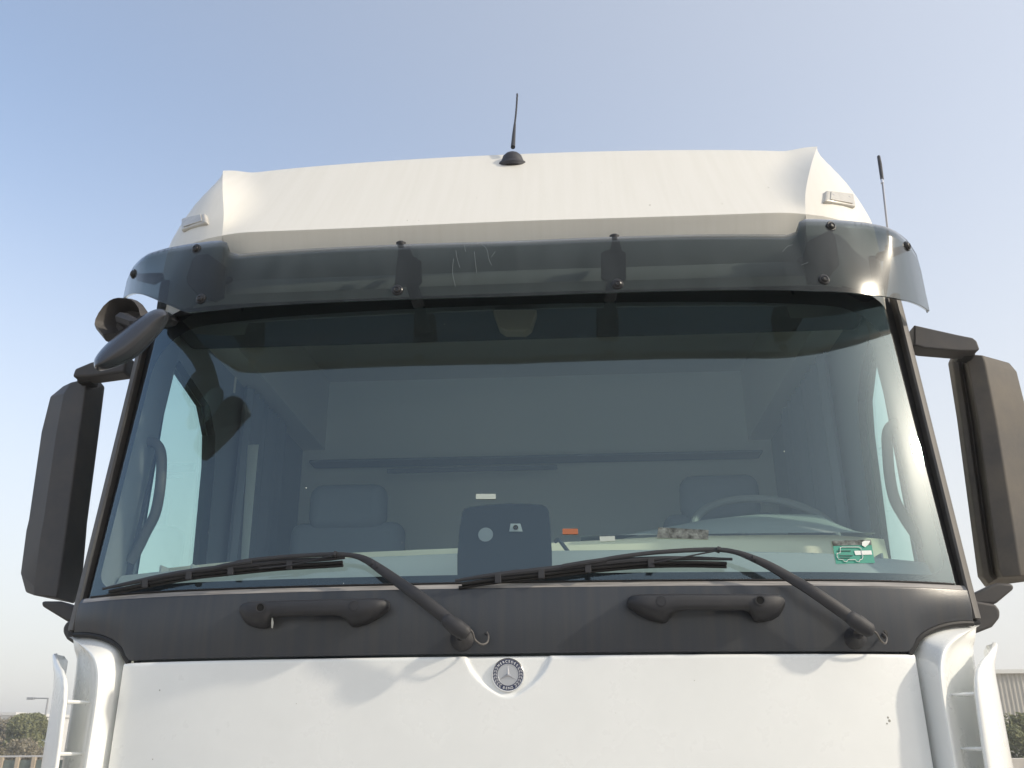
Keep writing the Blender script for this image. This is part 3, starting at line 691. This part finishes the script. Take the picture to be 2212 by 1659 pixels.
# --- emblem
ec = on(1098, 1457.6, Yc, 0); ec = Vector((0.0, Yc(0, 1.76)-.004-.018*(1.80-ec.z)+.0085-.004, ec.z))
eb = G().lathe([(.0405, -.004), (.0405, .001), (.0385, .0035), (.0375, .003), (.001, .003)], ec, (0, -1, 0), 48).link('emblem', CHROME, T, angle=30)
ER = .0375
def ring(r0_, r1_, y, m, nm):
    rows_ = [[ec+Vector((r*math.cos(k*2*math.pi/64), -y, r*math.sin(k*2*math.pi/64))) for k in range(64)] for r in (r0_, r1_)]
    o = G().grid(rows_, True).link(nm, m, None, smooth=False); o.parent = eb
ring(.0262, .0376, .0036, NAVY, 'enamel_ring')
G().lathe([(.0262, .003), (.0262, .0042), (.0245, .0042), (.024, .0034), (.0005, .0034)], ec, (0, -1, 0), 48).link('face', SILVER, None).parent = eb
st = G()
for k in range(3):
    a = R(90+120*k); d = Vector((math.cos(a), 0, math.sin(a))); n_ = Vector((-math.sin(a), 0, math.cos(a)))
    cpt = ec+Vector((0, -.0085, 0)); tip = ec+d*.0252+Vector((0, -.0036, 0)); base = ec+Vector((0, -.0034, 0))
    a2 = R(90+120*k+60); a3 = R(90+120*k-60)
    l1 = ec+Vector((math.cos(a2), 0, math.sin(a2)))*.0042+Vector((0, -.0034, 0)); l2 = ec+Vector((math.cos(a3), 0, math.sin(a3)))*.0042+Vector((0, -.0034, 0))
    st.add([cpt, tip, l1], [(0, 1, 2)]); st.add([cpt, tip, l2], [(0, 2, 1)])
st.link('star', CHROME, None, smooth=False).parent = eb
lm = mat('letter_silver', (.72, .73, .75), rough=.35, metal=.3)
LV, LF = [], []
def letter(ch, ang, size, flip):
    cu = bpy.data.curves.new('t', 'FONT'); cu.body = ch; cu.size = size; cu.align_x = 'CENTER'; cu.extrude = .0003; cu.offset = size*.03; cu.resolution_u = 3
    ob = bpy.data.objects.new('t', cu); col.objects.link(ob); dg = bpy.context.evaluated_depsgraph_get(); dg.update()
    me = ob.evaluated_get(dg).to_mesh(); vs = [v.co.copy() for v in me.vertices]; fs = [tuple(p.vertices) for p in me.polygons]
    ob.evaluated_get(dg).to_mesh_clear(); bpy.data.objects.remove(ob); bpy.data.curves.remove(cu)
    rr_ = .0291 if not flip else .0291+size*.70
    b0 = len(LV)
    for v in vs:
        lx, ly = v.x, v.y
        if not flip: rad = rr_+ly; th = ang - lx/.032
        else: rad = rr_-ly; th = ang + lx/.032
        LV.append(ec+Vector((rad*math.cos(th), -.0040-v.z, rad*math.sin(th))))
    for f in fs: LF.append(tuple(i+b0 for i in f))
def flush_letters():
    global LV, LF
    link('lettering', LV, LF, lm, None, smooth=False).parent = eb; LV, LF = [], []
word = 'MERCEDES'
for i, ch in enumerate(word): letter(ch, R(90-(i-3.5)*13.2), .0082, False)
flush_letters()
for i, ch in enumerate('BENZ'): letter(ch, R(270+(i-1.5)*12.5), .0082, True)
flush_letters()
LAU = mat('laurel_grey', (.38, .39, .42), rough=.5)
#                                               # laurel leaves either side
for s in (-1, 1):
    lv = G()
    for k in range(7):
        a = R(90+s*(62+k*13.5)); 
        for rr_, tw in ((.0295, .5), (.0345, -.5)):
            c_l = ec+Vector((rr_*math.cos(a), -.0039, rr_*math.sin(a))); t = Vector((-math.sin(a), 0, math.cos(a)))*s*-1; n_ = Vector((math.cos(a), 0, math.sin(a)))
            dr = (t+n_*tw*.8).normalized(); nn = Vector((dr.z, 0, -dr.x))
            lv.add([c_l-dr*.0046, c_l+nn*.0022, c_l+dr*.0046, c_l-nn*.0022, c_l+Vector((0, -.0007, 0))], [(0, 1, 4), (1, 2, 4), (2, 3, 4), (3, 0, 4)])
    lv.link('laurel', LAU, None, smooth=False).parent = eb

# --- roof antennas and marker lamps
ap = Vector((.0, 2.868, 3.585)); ap = at(1107, 352, 2.868)
an = G().lathe([(.052, -.012), (.054, .0), (.050, .007), (.043, .010), (.040, .018), (.034, .034), (.022, .045), (.010, .050), (.001, .052)], ap+Vector((0, 0, -.01)), (0, -.25, 1), 32).link('roof_antenna', mat('antenna_rubber', (.035, .036, .045), rough=.6), T)
mast = [at(1108, 318, 2.86), at(1110, 290, 2.90), at(1112, 268, 2.93), at(1115, 240, 2.97), at(1117.5, 203, 3.02)]
G().tube(mast[:3], [.0085, .0065, .0045], 10).link('mast_foot', BLACKP, None).parent = an
hx = []
for i, p in enumerate(spline(mast[2:], 16)): hx.append(p+Vector((.0008*math.cos(i*1.9), 0, .0)))
G().tube(hx, .0036, 8).link('mast', BLACKP, None).parent = an
a2 = at(1920, 502, 2.83)
wa = G().tube([at(1921, 530, 2.83), at(1906, 392, 2.95)], .0036, 8).link('whip_antenna', STEEL, T)
G().tube([at(1906, 396, 2.948), at(1905, 386, 2.957)], .0055, 8).link('ferrule', CHROME, None).parent = wa
G().tube([at(1905.5, 388, 2.955), at(1901, 355, 2.98), at(1898, 338, 3.0)], [.0062, .0068, .0058], 10).link('antenna_tip', BLACKP, None).parent = wa
G().tube([at(1921, 530, 2.83), Vector((1.25, 2.9, 3.0))], .012, 8).link('antenna_mount', BLACKP, None).parent = wa
from mathutils.bvhtree import BVHTree
bv = BVHTree.FromPolygons([tuple(v.co) for v in roof.data.vertices], [tuple(p.vertices) for p in roof.data.polygons])
def marker(poly, s):
    cvec = Vector(CAM); hits = []
    for u, v in poly:
        d = (at(u, v, 2.6)-cvec).normalized(); loc, no, _, _ = bv.ray_cast(cvec, d); hits.append(loc)
    c = sum(hits, Vector())/4
    nrm = (hits[1]-hits[0]).cross(hits[3]-hits[0]).normalized()
    if nrm.dot(cvec-c) < 0: nrm = -nrm
    pts = [p+nrm*.014 for p in hits]
    o = G().prism(pts, -nrm*.05).link('marker_lamp', LENS, T, bevel=.008, segs=3)
    inn = [c+(p-c)*.72+nrm*.0135 for p in hits]; G().prism(inn, nrm*.004).link('lens_ridge', LENS, None, bevel=.0015).parent = o
    for t in (.22, .78):
        p = hits[0].lerp(hits[1], t).lerp(hits[3].lerp(hits[2], t), .42)+nrm*.0165
        G().lathe([(.0045, -.002), (.0045, .0012)], p, nrm, 12).link('screw', STEEL, None).parent = o
CAMV = Vector(CAM)
marker([(396, 478), (448, 466), (452, 486), (396, 503)], -1)
marker([(1779, 416), (1839, 423), (1844, 452), (1776, 440)], 1)
for sgn, poly in ((-1, [(415, 540)]),): pass

# --- side mirrors
def mirror_body(rows, ys, backd, name, m, cover=True):
    R_ = []
    for r in rows:
        pts = [at(u, v, y) for (u, v), y in zip(r, ys)]
        bk = [at(*r[-1], 3.05), at(*r[0], 3.05)]
        R_.append(pts+bk)
    n = len(R_[0]); g = G().grid(R_, True)
    g.f.append(tuple(range(n))); g.f.append(tuple((len(R_)-1)*n+k for k in range(n)))
    return g
def mirror(s, rows, ys, arm, stub, wedge, knob, seam):
    e = bpy.data.objects.new('side_mirror', None); col.objects.link(e); setp(e, T)
    def lk(g, nm, m, **k): o = g.link(nm, m, None, **k); o.parent = e; return o
    lk(mirror_body(rows, ys, 0, '', MIRP), 'housing', MIRR if s > 0 else MIRP, bevel=.005, segs=3, angle=18)
    # looking glass on the back
    x0 = at(*rows[2][0], 3.0).x; x1 = at(*rows[2][-1], 3.0).x
    a = min(x0, x1)+.03; b = max(x0, x1)-.03
    lk(G().box((a, 3.051, 2.10), (b, 3.056, 2.62)), 'looking_glass', MIRGLASS, smooth=False)
    lk(G().prism([at(u, v, 2.80) for u, v in arm], (0, .07, 0)), 'arm', MIRP, smooth=True, bevel=.008, segs=3)
    lk(G().prism([at(u, v, 2.84) for u, v in stub], (0, .06, 0)), 'pivot', RUBBER, bevel=.004)
    lk(G().prism([at(u, v, 2.80) for u, v in wedge], (0, .08, 0)), 'lower_arm', MIRP, bevel=.008, segs=3)
    lk(G().prism([at(u, v, 2.70) for u, v in knob], (0, .16, 0)), 'arm_mount', MIRP, bevel=.02, segs=4)
Lr = [[(137, 834), (152, 826), (188, 818), (211, 818)], [(109, 857), (138, 850), (184, 846), (226, 836)], [(90, 933), (122, 933), (170.5, 933), (214, 933)], [(62.7, 1122), (94, 1126), (146, 1120), (188, 1132)],
      [(57, 1146), (88, 1156), (142, 1150), (186, 1158)], [(45, 1238), (74, 1268), (126, 1266), (176, 1272)], [(56, 1279), (73, 1287), (122, 1291), (160, 1304)]]
mirror(-1, Lr, [2.95, 2.89, 2.87, 2.96], [(155.5, 814), (161, 796), (195, 782), (260, 765), (275, 765), (269, 803), (196, 813)], [(164, 812), (196, 811), (194, 824), (166, 826)],
       [(89, 1298), (89, 1309), (143, 1342), (172, 1342), (172, 1313), (129.5, 1298)], [(135, 1354), (143, 1342), (161, 1336), (172, 1336), (172, 1392), (155, 1389), (143, 1381), (134.6, 1367)], 0)
def rrow(v, l, a, b, c2, d2, e2, f2, vv=None): return [(l, v+1), (a, v-1), (b, v-1), (b+1.5, v-1), (c2, v-1), (d2, v-1), (e2, v), (f2, v+8)]
Rr = [[(2056, 768), (2062, 765), (2071, 764.5), (2073, 764.5), (2078, 765), (2086, 765), (2122, 767), (2180, 784)],
      [(2048, 785), (2057, 781), (2071, 780), (2073, 780), (2078, 781), (2089, 781), (2128, 784), (2196, 803)],
      [(2067, 905), (2077, 905), (2090, 905), (2092, 905), (2098, 905), (2113, 905), (2152, 905), (2224, 915)],
      [(2097, 1133), (2108, 1133), (2122, 1133), (2124, 1133), (2129, 1133), (2143, 1133), (2189, 1133), (2262, 1150)],
      [(2112, 1246), (2124, 1247), (2138, 1242), (2140, 1241), (2145, 1238), (2158, 1230), (2204, 1228), (2275, 1236)], [(2128, 1268), (2136, 1262), (2148, 1254), (2150, 1253), (2154, 1251), (2166, 1247), (2207, 1244), (2262, 1250)]]
mirror(1, Rr, [2.98, 2.945, 2.94, 2.965, 2.97, 2.885, 2.87, 2.93], [(1975, 701), (1979.5, 702.6), (2068.7, 722.6), (2101.4, 729), (2110.5, 736), (2117, 754.5), (2108.7, 758), (2074, 758), (1997.7, 751.7), (1975, 745)], [(2074, 752), (2109, 752), (2107, 770), (2077, 768)],
       [(2095, 1290), (2101.4, 1283.5), (2154, 1258.4), (2188.7, 1261), (2191.4, 1271.6), (2151.7, 1304.7), (2095, 1304)], [(2095, 1294), (2102.7, 1296.7), (2151.7, 1304.7), (2161, 1318), (2161, 1334), (2145, 1354), (2114.6, 1366), (2095, 1368)], 0)

# --- front (kerb) mirrors on the passenger corner
e = bpy.data.objects.new('front_mirror', None); col.objects.link(e); setp(e, T)
def lkE(g, nm, m, **k): o = g.link(nm, m, None, **k); o.parent = e; return o
FY = 2.335
secs = [((199, 778), (202, 791), (207, 804)), ((219, 750), (219.4, 785), (219.4, 806)), ((240, 730), (240, 768), (249, 799)), ((264, 711), (266, 747), (279, 788.6)), ((288, 692), (290, 728), (305, 772)),
        ((309, 677), (312, 709), (327, 748)), ((335, 664.5), (331, 692), (349, 723)), ((350, 664), (345, 684), (361, 705)), ((363, 671), (362, 680), (368, 686))]
rows_ = []
for i, (a, b, c2) in enumerate(secs):
    t = i/(len(secs)-1); k = math.sin(math.pi*min(.97, max(.06, t)))**.5
    A = at(*a, FY+.04); B = at(*b, FY); C2 = at(*c2, FY+.05); D2 = at(c2[0], c2[1], FY+.05+.07*k)+Vector((0, 0, .02*k)); E2 = at(a[0], a[1], FY+.05+.05*k)-Vector((0, 0, .01))
    m1 = (A+B)/2+Vector((0, -.012*k, .0)); m2 = (B+C2)/2+Vector((0, -.025*k, 0))
    rows_.append([A, m1, B, m2, C2, D2, E2])
g = G().grid(rows_, True); n = 7; g.f.append(tuple(range(n))); g.f.append(tuple((len(secs)-1)*n+k for k in range(n)))
fm = lkE(g, 'housing', mat('glossy_mirror_shell', (.040, .042, .050), rough=.27, coat=.3), angle=40)
sb = fm.modifiers.new('s', 'SUBSURF'); sb.levels = 1; sb.render_levels = 2
# kerb mirror shell, upper
o2 = [(208.7, 712), (211, 700), (218.3, 685), (231, 667), (245.5, 654), (256, 649), (267.4, 646.8), (287.8, 648), (300, 652), (308, 658), (318, 672), (322, 690), (300, 712), (262, 735), (229, 737)]
P0 = [at(u, v, FY+.13) for u, v in o2]; cen = sum(P0, Vector())/len(P0)
rim = [cen+(p-cen)*.86+Vector((0, -.035, -.004)) for p in P0]; inn = [cen+(p-cen)*.55+Vector((.01, .03, .0)) for p in P0]; bck = [cen+(p-cen)*.8+Vector((0, .08, 0)) for p in P0]
out_ = [cen+(p-cen)*.97+Vector((0, -.012, 0)) for p in P0]
g = G().grid([bck, P0, out_, rim, inn], True); n = len(P0); g.f.append(tuple(range(n))); g.f.append(tuple(4*n+k for k in range(n)))
lkE(g, 'kerb_housing', MIRP, angle=40)
lkE(G().tube([at(268, 690, FY+.10), at(292, 700, FY+.07), at(305, 705, FY+.08)], [.03, .024, .03], 8, (1, .7)), 'hinge', BLACKP)
armp = spline([at(290, 705, FY+.10), at(318, 692, FY+.17), at(345, 690, 2.60), at(352, 690, 2.72)], 6)
lkE(G().tube(armp, [.028+.012*i/18 for i in range(len(armp))], 10, (1.3, .7)), 'bracket_arm', BLACKP)
nv = Vector((.35, .85, -.35)).normalized()
cg = at(288, 742, FY+.135); 
# mirror glass faces back towards the cab
ax1 = (at(350, 700, FY+.1)-at(225, 775, FY+.1)).normalized(); ax2 = nv.cross(ax1).normalized()
pl = [cg+ax1*(.095*math.cos(k*2*math.pi/28))+ax2*(.05*math.sin(k*2*math.pi/28)) for k in range(28)]
lkE(G().prism(pl, nv*.004), 'looking_glass', MIRGLASS, smooth=False)

# ------------------------------------------------------------------ background
def leafmat(name, c1, c2):
    m = bpy.data.materials.new(name); m.use_nodes = True; n = m.node_tree; b = n.nodes['Principled BSDF']; b.inputs['Roughness'].default_value = .8
    g_ = n.nodes.new('ShaderNodeNewGeometry'); r = n.nodes.new('ShaderNodeValToRGB'); r.color_ramp.elements[0].color = (*c1, 1); r.color_ramp.elements[1].color = (*c2, 1)
    n.links.new(g_.outputs['Random Per Island'], r.inputs[0]); n.links.new(r.outputs[0], b.inputs['Base Color']); return m
LEAF = leafmat('dusty_green_leaves', (.09, .105, .05), (.21, .215, .10))
LEAFB = leafmat('dry_brown_leaves', (.13, .12, .08), (.27, .235, .165))
BARK = mat('bark', (.13, .10, .075), rough=.9)
def tree(name, pos, rx, rz, zc, m, n, label, group=None, ls=.14, trunk=True):
    e = empty(name, (pos.x, pos.y, 0), label, 'tree' if 'tree' in name else 'bush', group)
    g = G(); rnd = random.Random(hash(name) % 100+int(abs(pos.x)*10))
    blobs = []
    for i in range(16):
        a = rnd.uniform(0, 2*math.pi); h = rnd.uniform(-1, 1); rr_ = math.sqrt(max(0, 1-h*h))*rnd.uniform(.3, .85)
        blobs.append((Vector((rr_*math.cos(a)*rx, rr_*math.sin(a)*rx, zc+h*rz*.72)), rnd.uniform(.28, .48)))
    for i in range(n):
        c, br = rnd.choice(blobs); d = Vector((rnd.gauss(0, 1), rnd.gauss(0, 1), rnd.gauss(0, 1))).normalized()*(rnd.uniform(.3, 1)**.5)
        p = c+Vector((d.x*rx*br, d.y*rx*br, d.z*rz*br*1.05)); l = ls*rnd.uniform(.5, 1.2)
        a = Vector((rnd.uniform(-1, 1), rnd.uniform(-1, 1), rnd.uniform(-1, 1))).normalized(); b = a.orthogonal().normalized()
        g.add([p-a*l, p+b*l*.45, p+a*l, p-b*l*.45], [(0, 1, 2, 3)])
    v = [q+Vector((pos.x, pos.y, 0)) for q in g.v]
    me = link('crown', v, g.f, m, e, smooth=False)
    if trunk:
        t = G().tube([Vector((pos.x, pos.y, 0)), Vector((pos.x+.1, pos.y, zc*.5)), Vector((pos.x, pos.y, zc))], [.14, .11, .05], 8)
        for b_, br in blobs[:7]: t.tube([Vector((pos.x, pos.y, zc*.55)), Vector((pos.x, pos.y, 0))+b_], [.05, .015], 6)
        t.link('trunk', BARK, e)
    return e
def hz(u, d): p = at(u, 1600, d); return Vector((p.x, p.y, 0))
tree('tree', hz(72, 56), 1.9, 1.25, 2.05, LEAF, 11000, 'green bushy tree just left of the truck, below the street lamp', ls=.10)
tree('tree', hz(28, 60), 1.7, 1.1, 1.95, LEAFB, 9000, 'brownish dusty tree at the left edge beside the greener one', ls=.10)
tree('tree', hz(-30, 63), 2.1, 1.15, 2.1, LEAFB, 5000, 'dusty tree cut by the left edge of the photo', ls=.13)
tree('shrub', hz(58, 52), 1.3, .8, 1.0, LEAFB, 4000, 'low dry shrub in front of the green tree', ls=.1, trunk=True)
tree('bush', hz(2204, 34), .85, 1.15, 1.25, LEAF, 6500, 'grey green bush beside the shed at the right edge', ls=.075)
# street lamp
lp = hz(89, 105); LM = mat('lamp_post_grey', (.30, .31, .32), rough=.5, metal=.3)
sl_ = empty('street_lamp', (lp.x, lp.y, 0), 'grey street lamp with one arm rising behind the trees', 'street lamp')
top = at(89, 1509, 105)
G().tube([lp, Vector((lp.x, lp.y, top.z))], [.14, .09], 10).link('post', LM, sl_)
G().tube([Vector((lp.x+.05, lp.y, top.z)), at(68, 1508, 105)], .07, 8).link('arm', LM, sl_)
a = at(74, 1508.5, 105); b = at(59, 1508.5, 105); G().box((b.x, b.y-.18, a.z-.14), (a.x, a.y+.18, a.z+.12)).link('lantern', LM, sl_, smooth=False, bevel=.04)
# roadside barrier on a low wall
by = 47; bl_ = at(-60, 1600, by).x; br_ = at(150, 1600, by).x
CON = mat('pale_concrete', (.52, .44, .33), rough=.9, var=.25, vscale=2)
bw = empty('boundary_wall', ((bl_+br_)/2, by, 0), 'low cream wall with dark panels and a top rail at the left edge', 'wall')
G().box((bl_, by, 0), (br_, by+.2, .42)).link('plinth', CON, bw, smooth=False)
for i in range(7):
    x = bl_+(br_-bl_)*i/6
    G().box((x-.09, by-.03, .0), (x+.09, by+.17, 1.0)).link('post', CON, bw, smooth=False)
    if i < 6: G().box((x+.12, by+.06, .42), (x+(br_-bl_)/6-.12, by+.10, .86)).link('infill_panel', mat('panel_green_grey', (.16, .20, .18), rough=.7, var=.4, vscale=3), bw, smooth=False)
G().tube([Vector((bl_, by+.08, 1.02)), Vector((br_, by+.08, 1.02))], .045, 8).link('rail', mat('rail_grey', (.5, .5, .5), rough=.5), bw)
# containers / cabins beyond the trees
def cabin(u0_, u1_, v0_, d, color, name, label, cat):
    a = at(u0_, v0_, d); b = at(u1_, v0_, d); e = empty(name, ((a.x+b.x)/2, d, 0), label, cat)
    g = G(); g.box((a.x, d, 0), (b.x, d+3, a.z)); g.link('wall', mat('wall_'+name, color, rough=.7, var=.15, vscale=1.5), e, smooth=False, bevel=.03)
    G().box((a.x-.1, d-.1, a.z+.002), (b.x+.1, d+3.1, a.z+.18)).link('roof', mat('roof_'+name, (.6, .6, .6), rough=.6), e, smooth=False)
    n = 8
    for i in range(n+1):
        x = a.x+(b.x-a.x)*i/n; 
        if i % 2 == 0: G().box((x-.04, d-.05, .1), (x+.04, d-.003, a.z-.1)).link('rib', mat('rib_'+name, tuple(c*.85 for c in color), rough=.7), e, smooth=False)
    return e
cabin(-60, 20, 1574, 70, (.62, .50, .20), 'site_cabin', 'yellow site cabin at the left edge behind the wall', 'cabin')
cabin(24, 58, 1577, 72, (.38, .46, .55), 'container', 'pale blue container behind the brown tree', 'container')
# white far building line behind the left trees
a = at(-60, 1546, 130); b = at(32, 1548, 130)
fb = empty('warehouse', ((a.x+b.x)/2, 130, 0), 'long white warehouse far behind the left trees', 'building')
WB = mat('far_white_wall', (.70, .70, .68), rough=.8)
G().box((a.x, 130, 0), (b.x, 145, a.z)).link('wall', WB, fb, smooth=False)
G().box((a.x-.3, 129.6, a.z+.01), (b.x+.3, 145.4, a.z+.4)).link('roof', WB, fb, smooth=False)
# shed on the right
d = 42; a = at(2130, 1449, d); b = at(2420, 1449, d)
sh = empty('metal_shed', ((a.x+b.x)/2, d, 0), 'beige corrugated metal shed at the right edge beyond the truck', 'building')
SHM = mat('corrugated_beige', (.50, .48, .43), rough=.6, var=.2, vscale=1.2, stretch=(3, 3, .3))
n = 120; z1 = a.z-.12
rr = [[Vector((a.x+(b.x-a.x)*i/n, d+(.035 if i % 4 < 2 else 0), z)) for i in range(n+1)] for z in (.5, z1)]
G().grid(rr).link('wall', SHM, sh, smooth=False)
G().box((a.x-.1, d-.15, z1), (b.x+.1, d+12, z1+.16)).link('eaves', mat('eaves_pale', (.72, .72, .68), rough=.6), sh, smooth=False)
G().box((a.x, d+.05, 0), (b.x, d+12, z1)).link('shell', SHM, sh, smooth=False)
G().box((a.x, d-.12, 0), (b.x, d+.04, .5)).link('plinth', CON, sh, smooth=False)
p0 = at(2150, 1638, 32); p1 = at(2420, 1638, 32)
kw = G().box((p0.x, 32, 0), (p1.x, 32.3, p0.z)).link('kerb_wall', mat('pale_block', (.62, .58, .52), rough=.9, var=.2, vscale=3), smooth=False, bevel=.03); tag(kw, 'low pale block wall in front of the shed at the lower right corner', 'wall')

# small marks on the bodywork
SPK = mat('grime', (.40, .39, .34), rough=.9)
for (u, v, r) in [(345, 1491, .0022), (1918, 1550, .003), (1921, 1557, .004), (1916, 1563, .0025), (640, 1520, .0012), (1500, 1470, .0012), (330, 1640, .0018), (1330, 1540, .001)]:
    p = on(u, v, lambda x, z: Yc(x, z)-.004-.03*(1.80-z)*.6); G().lathe([(r, -.001), (r*.8, .0006), (r*.1, .0007)], p, (0, -1, 0), 9).link('grime_spot', SPK, None).parent = hood
for (u, v, r) in [(1198, 1349, .0016), (1205, 1355, .002), (1212, 1346, .0014), (1300, 1375, .002), (815, 1355, .0012), (742, 1260, .001)]:
    G().lathe([(r, -.001), (r*.8, .0008), (r*.1, .001)], onC(u, v, .002), (0, -1, 0), 9).link('dropping_spot', WHITES, None).parent = cowl
for (u, v, r) in [(1404, 443, .0035), (1030, 428, .0015), (1300, 395, .0015), (880, 476, .0022), (905, 476, .0018), (1660, 405, .0025), (1560, 440, .002)]:
    d = (at(u, v, 2.6)-Vector(CAM)).normalized(); loc, no, _, _ = bv.ray_cast(Vector(CAM), d)
    if no.dot(d) > 0: no = -no
    G().lathe([(r, -.001), (r*.8, .0006), (r*.1, .0007)], loc, no, 9).link('grime_spot', SPK, None).parent = roof

# scuffs on the visor
SCUFF = mat('scuff_grey', (.17, .20, .21), rough=.8)
for pts in ([(985, 542), (988, 560), (994, 580)], [(1003, 530), (1006, 545)], [(1040, 528), (1052, 540), (1056, 560), (1062, 574)], [(1025, 545), (1028, 575), (1030, 590)], [(980, 560), (978, 590), (984, 620)], [(1070, 545), (1062, 556)], [(1690, 545), (1700, 534), (1712, 530)], [(1730, 574), (1745, 568)]):
    G().tube(spline([on(u, v, vs)+Vector((0, -.004, 0)) for u, v in pts], 4), .00045, 5).link('scuff', SCUFF, None).parent = visor
for (u, v, r) in [(1694, 975, .0022), (661, 1054, .0022), (1480, 886, .001), (1196, 814, .001), (1240, 1064, .0012), (1330, 940, .001), (1560, 1010, .001), (868, 1172, .0014), (1700, 1060, .001), (540, 1090, .001), (1250, 905, .0009), (1610, 1080, .0009), (450, 1150, .001), (1385, 985, .0008), (960, 700, .001), (1085, 880, .0008)]:
    G().lathe([(r, -.0005), (r*.8, .0005), (r*.1, .0006)], onG(u, v, .001), (0, -1, .2), 8).link('dirt_fleck', DULLW, None).parent = ws
# air: pale haze round the yard
hz_m = bpy.data.materials.new('haze_air'); hz_m.use_nodes = True; n = hz_m.node_tree; n.nodes.clear()
o_ = n.nodes.new('ShaderNodeOutputMaterial'); v_ = n.nodes.new('ShaderNodeVolumePrincipled')
v_.inputs['Color'].default_value = (1, 1, 1, 1); v_.inputs['Density'].default_value = .0028; v_.inputs['Anisotropy'].default_value = .3
n.links.new(v_.outputs[0], o_.inputs['Volume'])
tag(G().box((-620, -620, -1), (620, 620, 10)).link('haze', hz_m, smooth=False), kind='stuff')
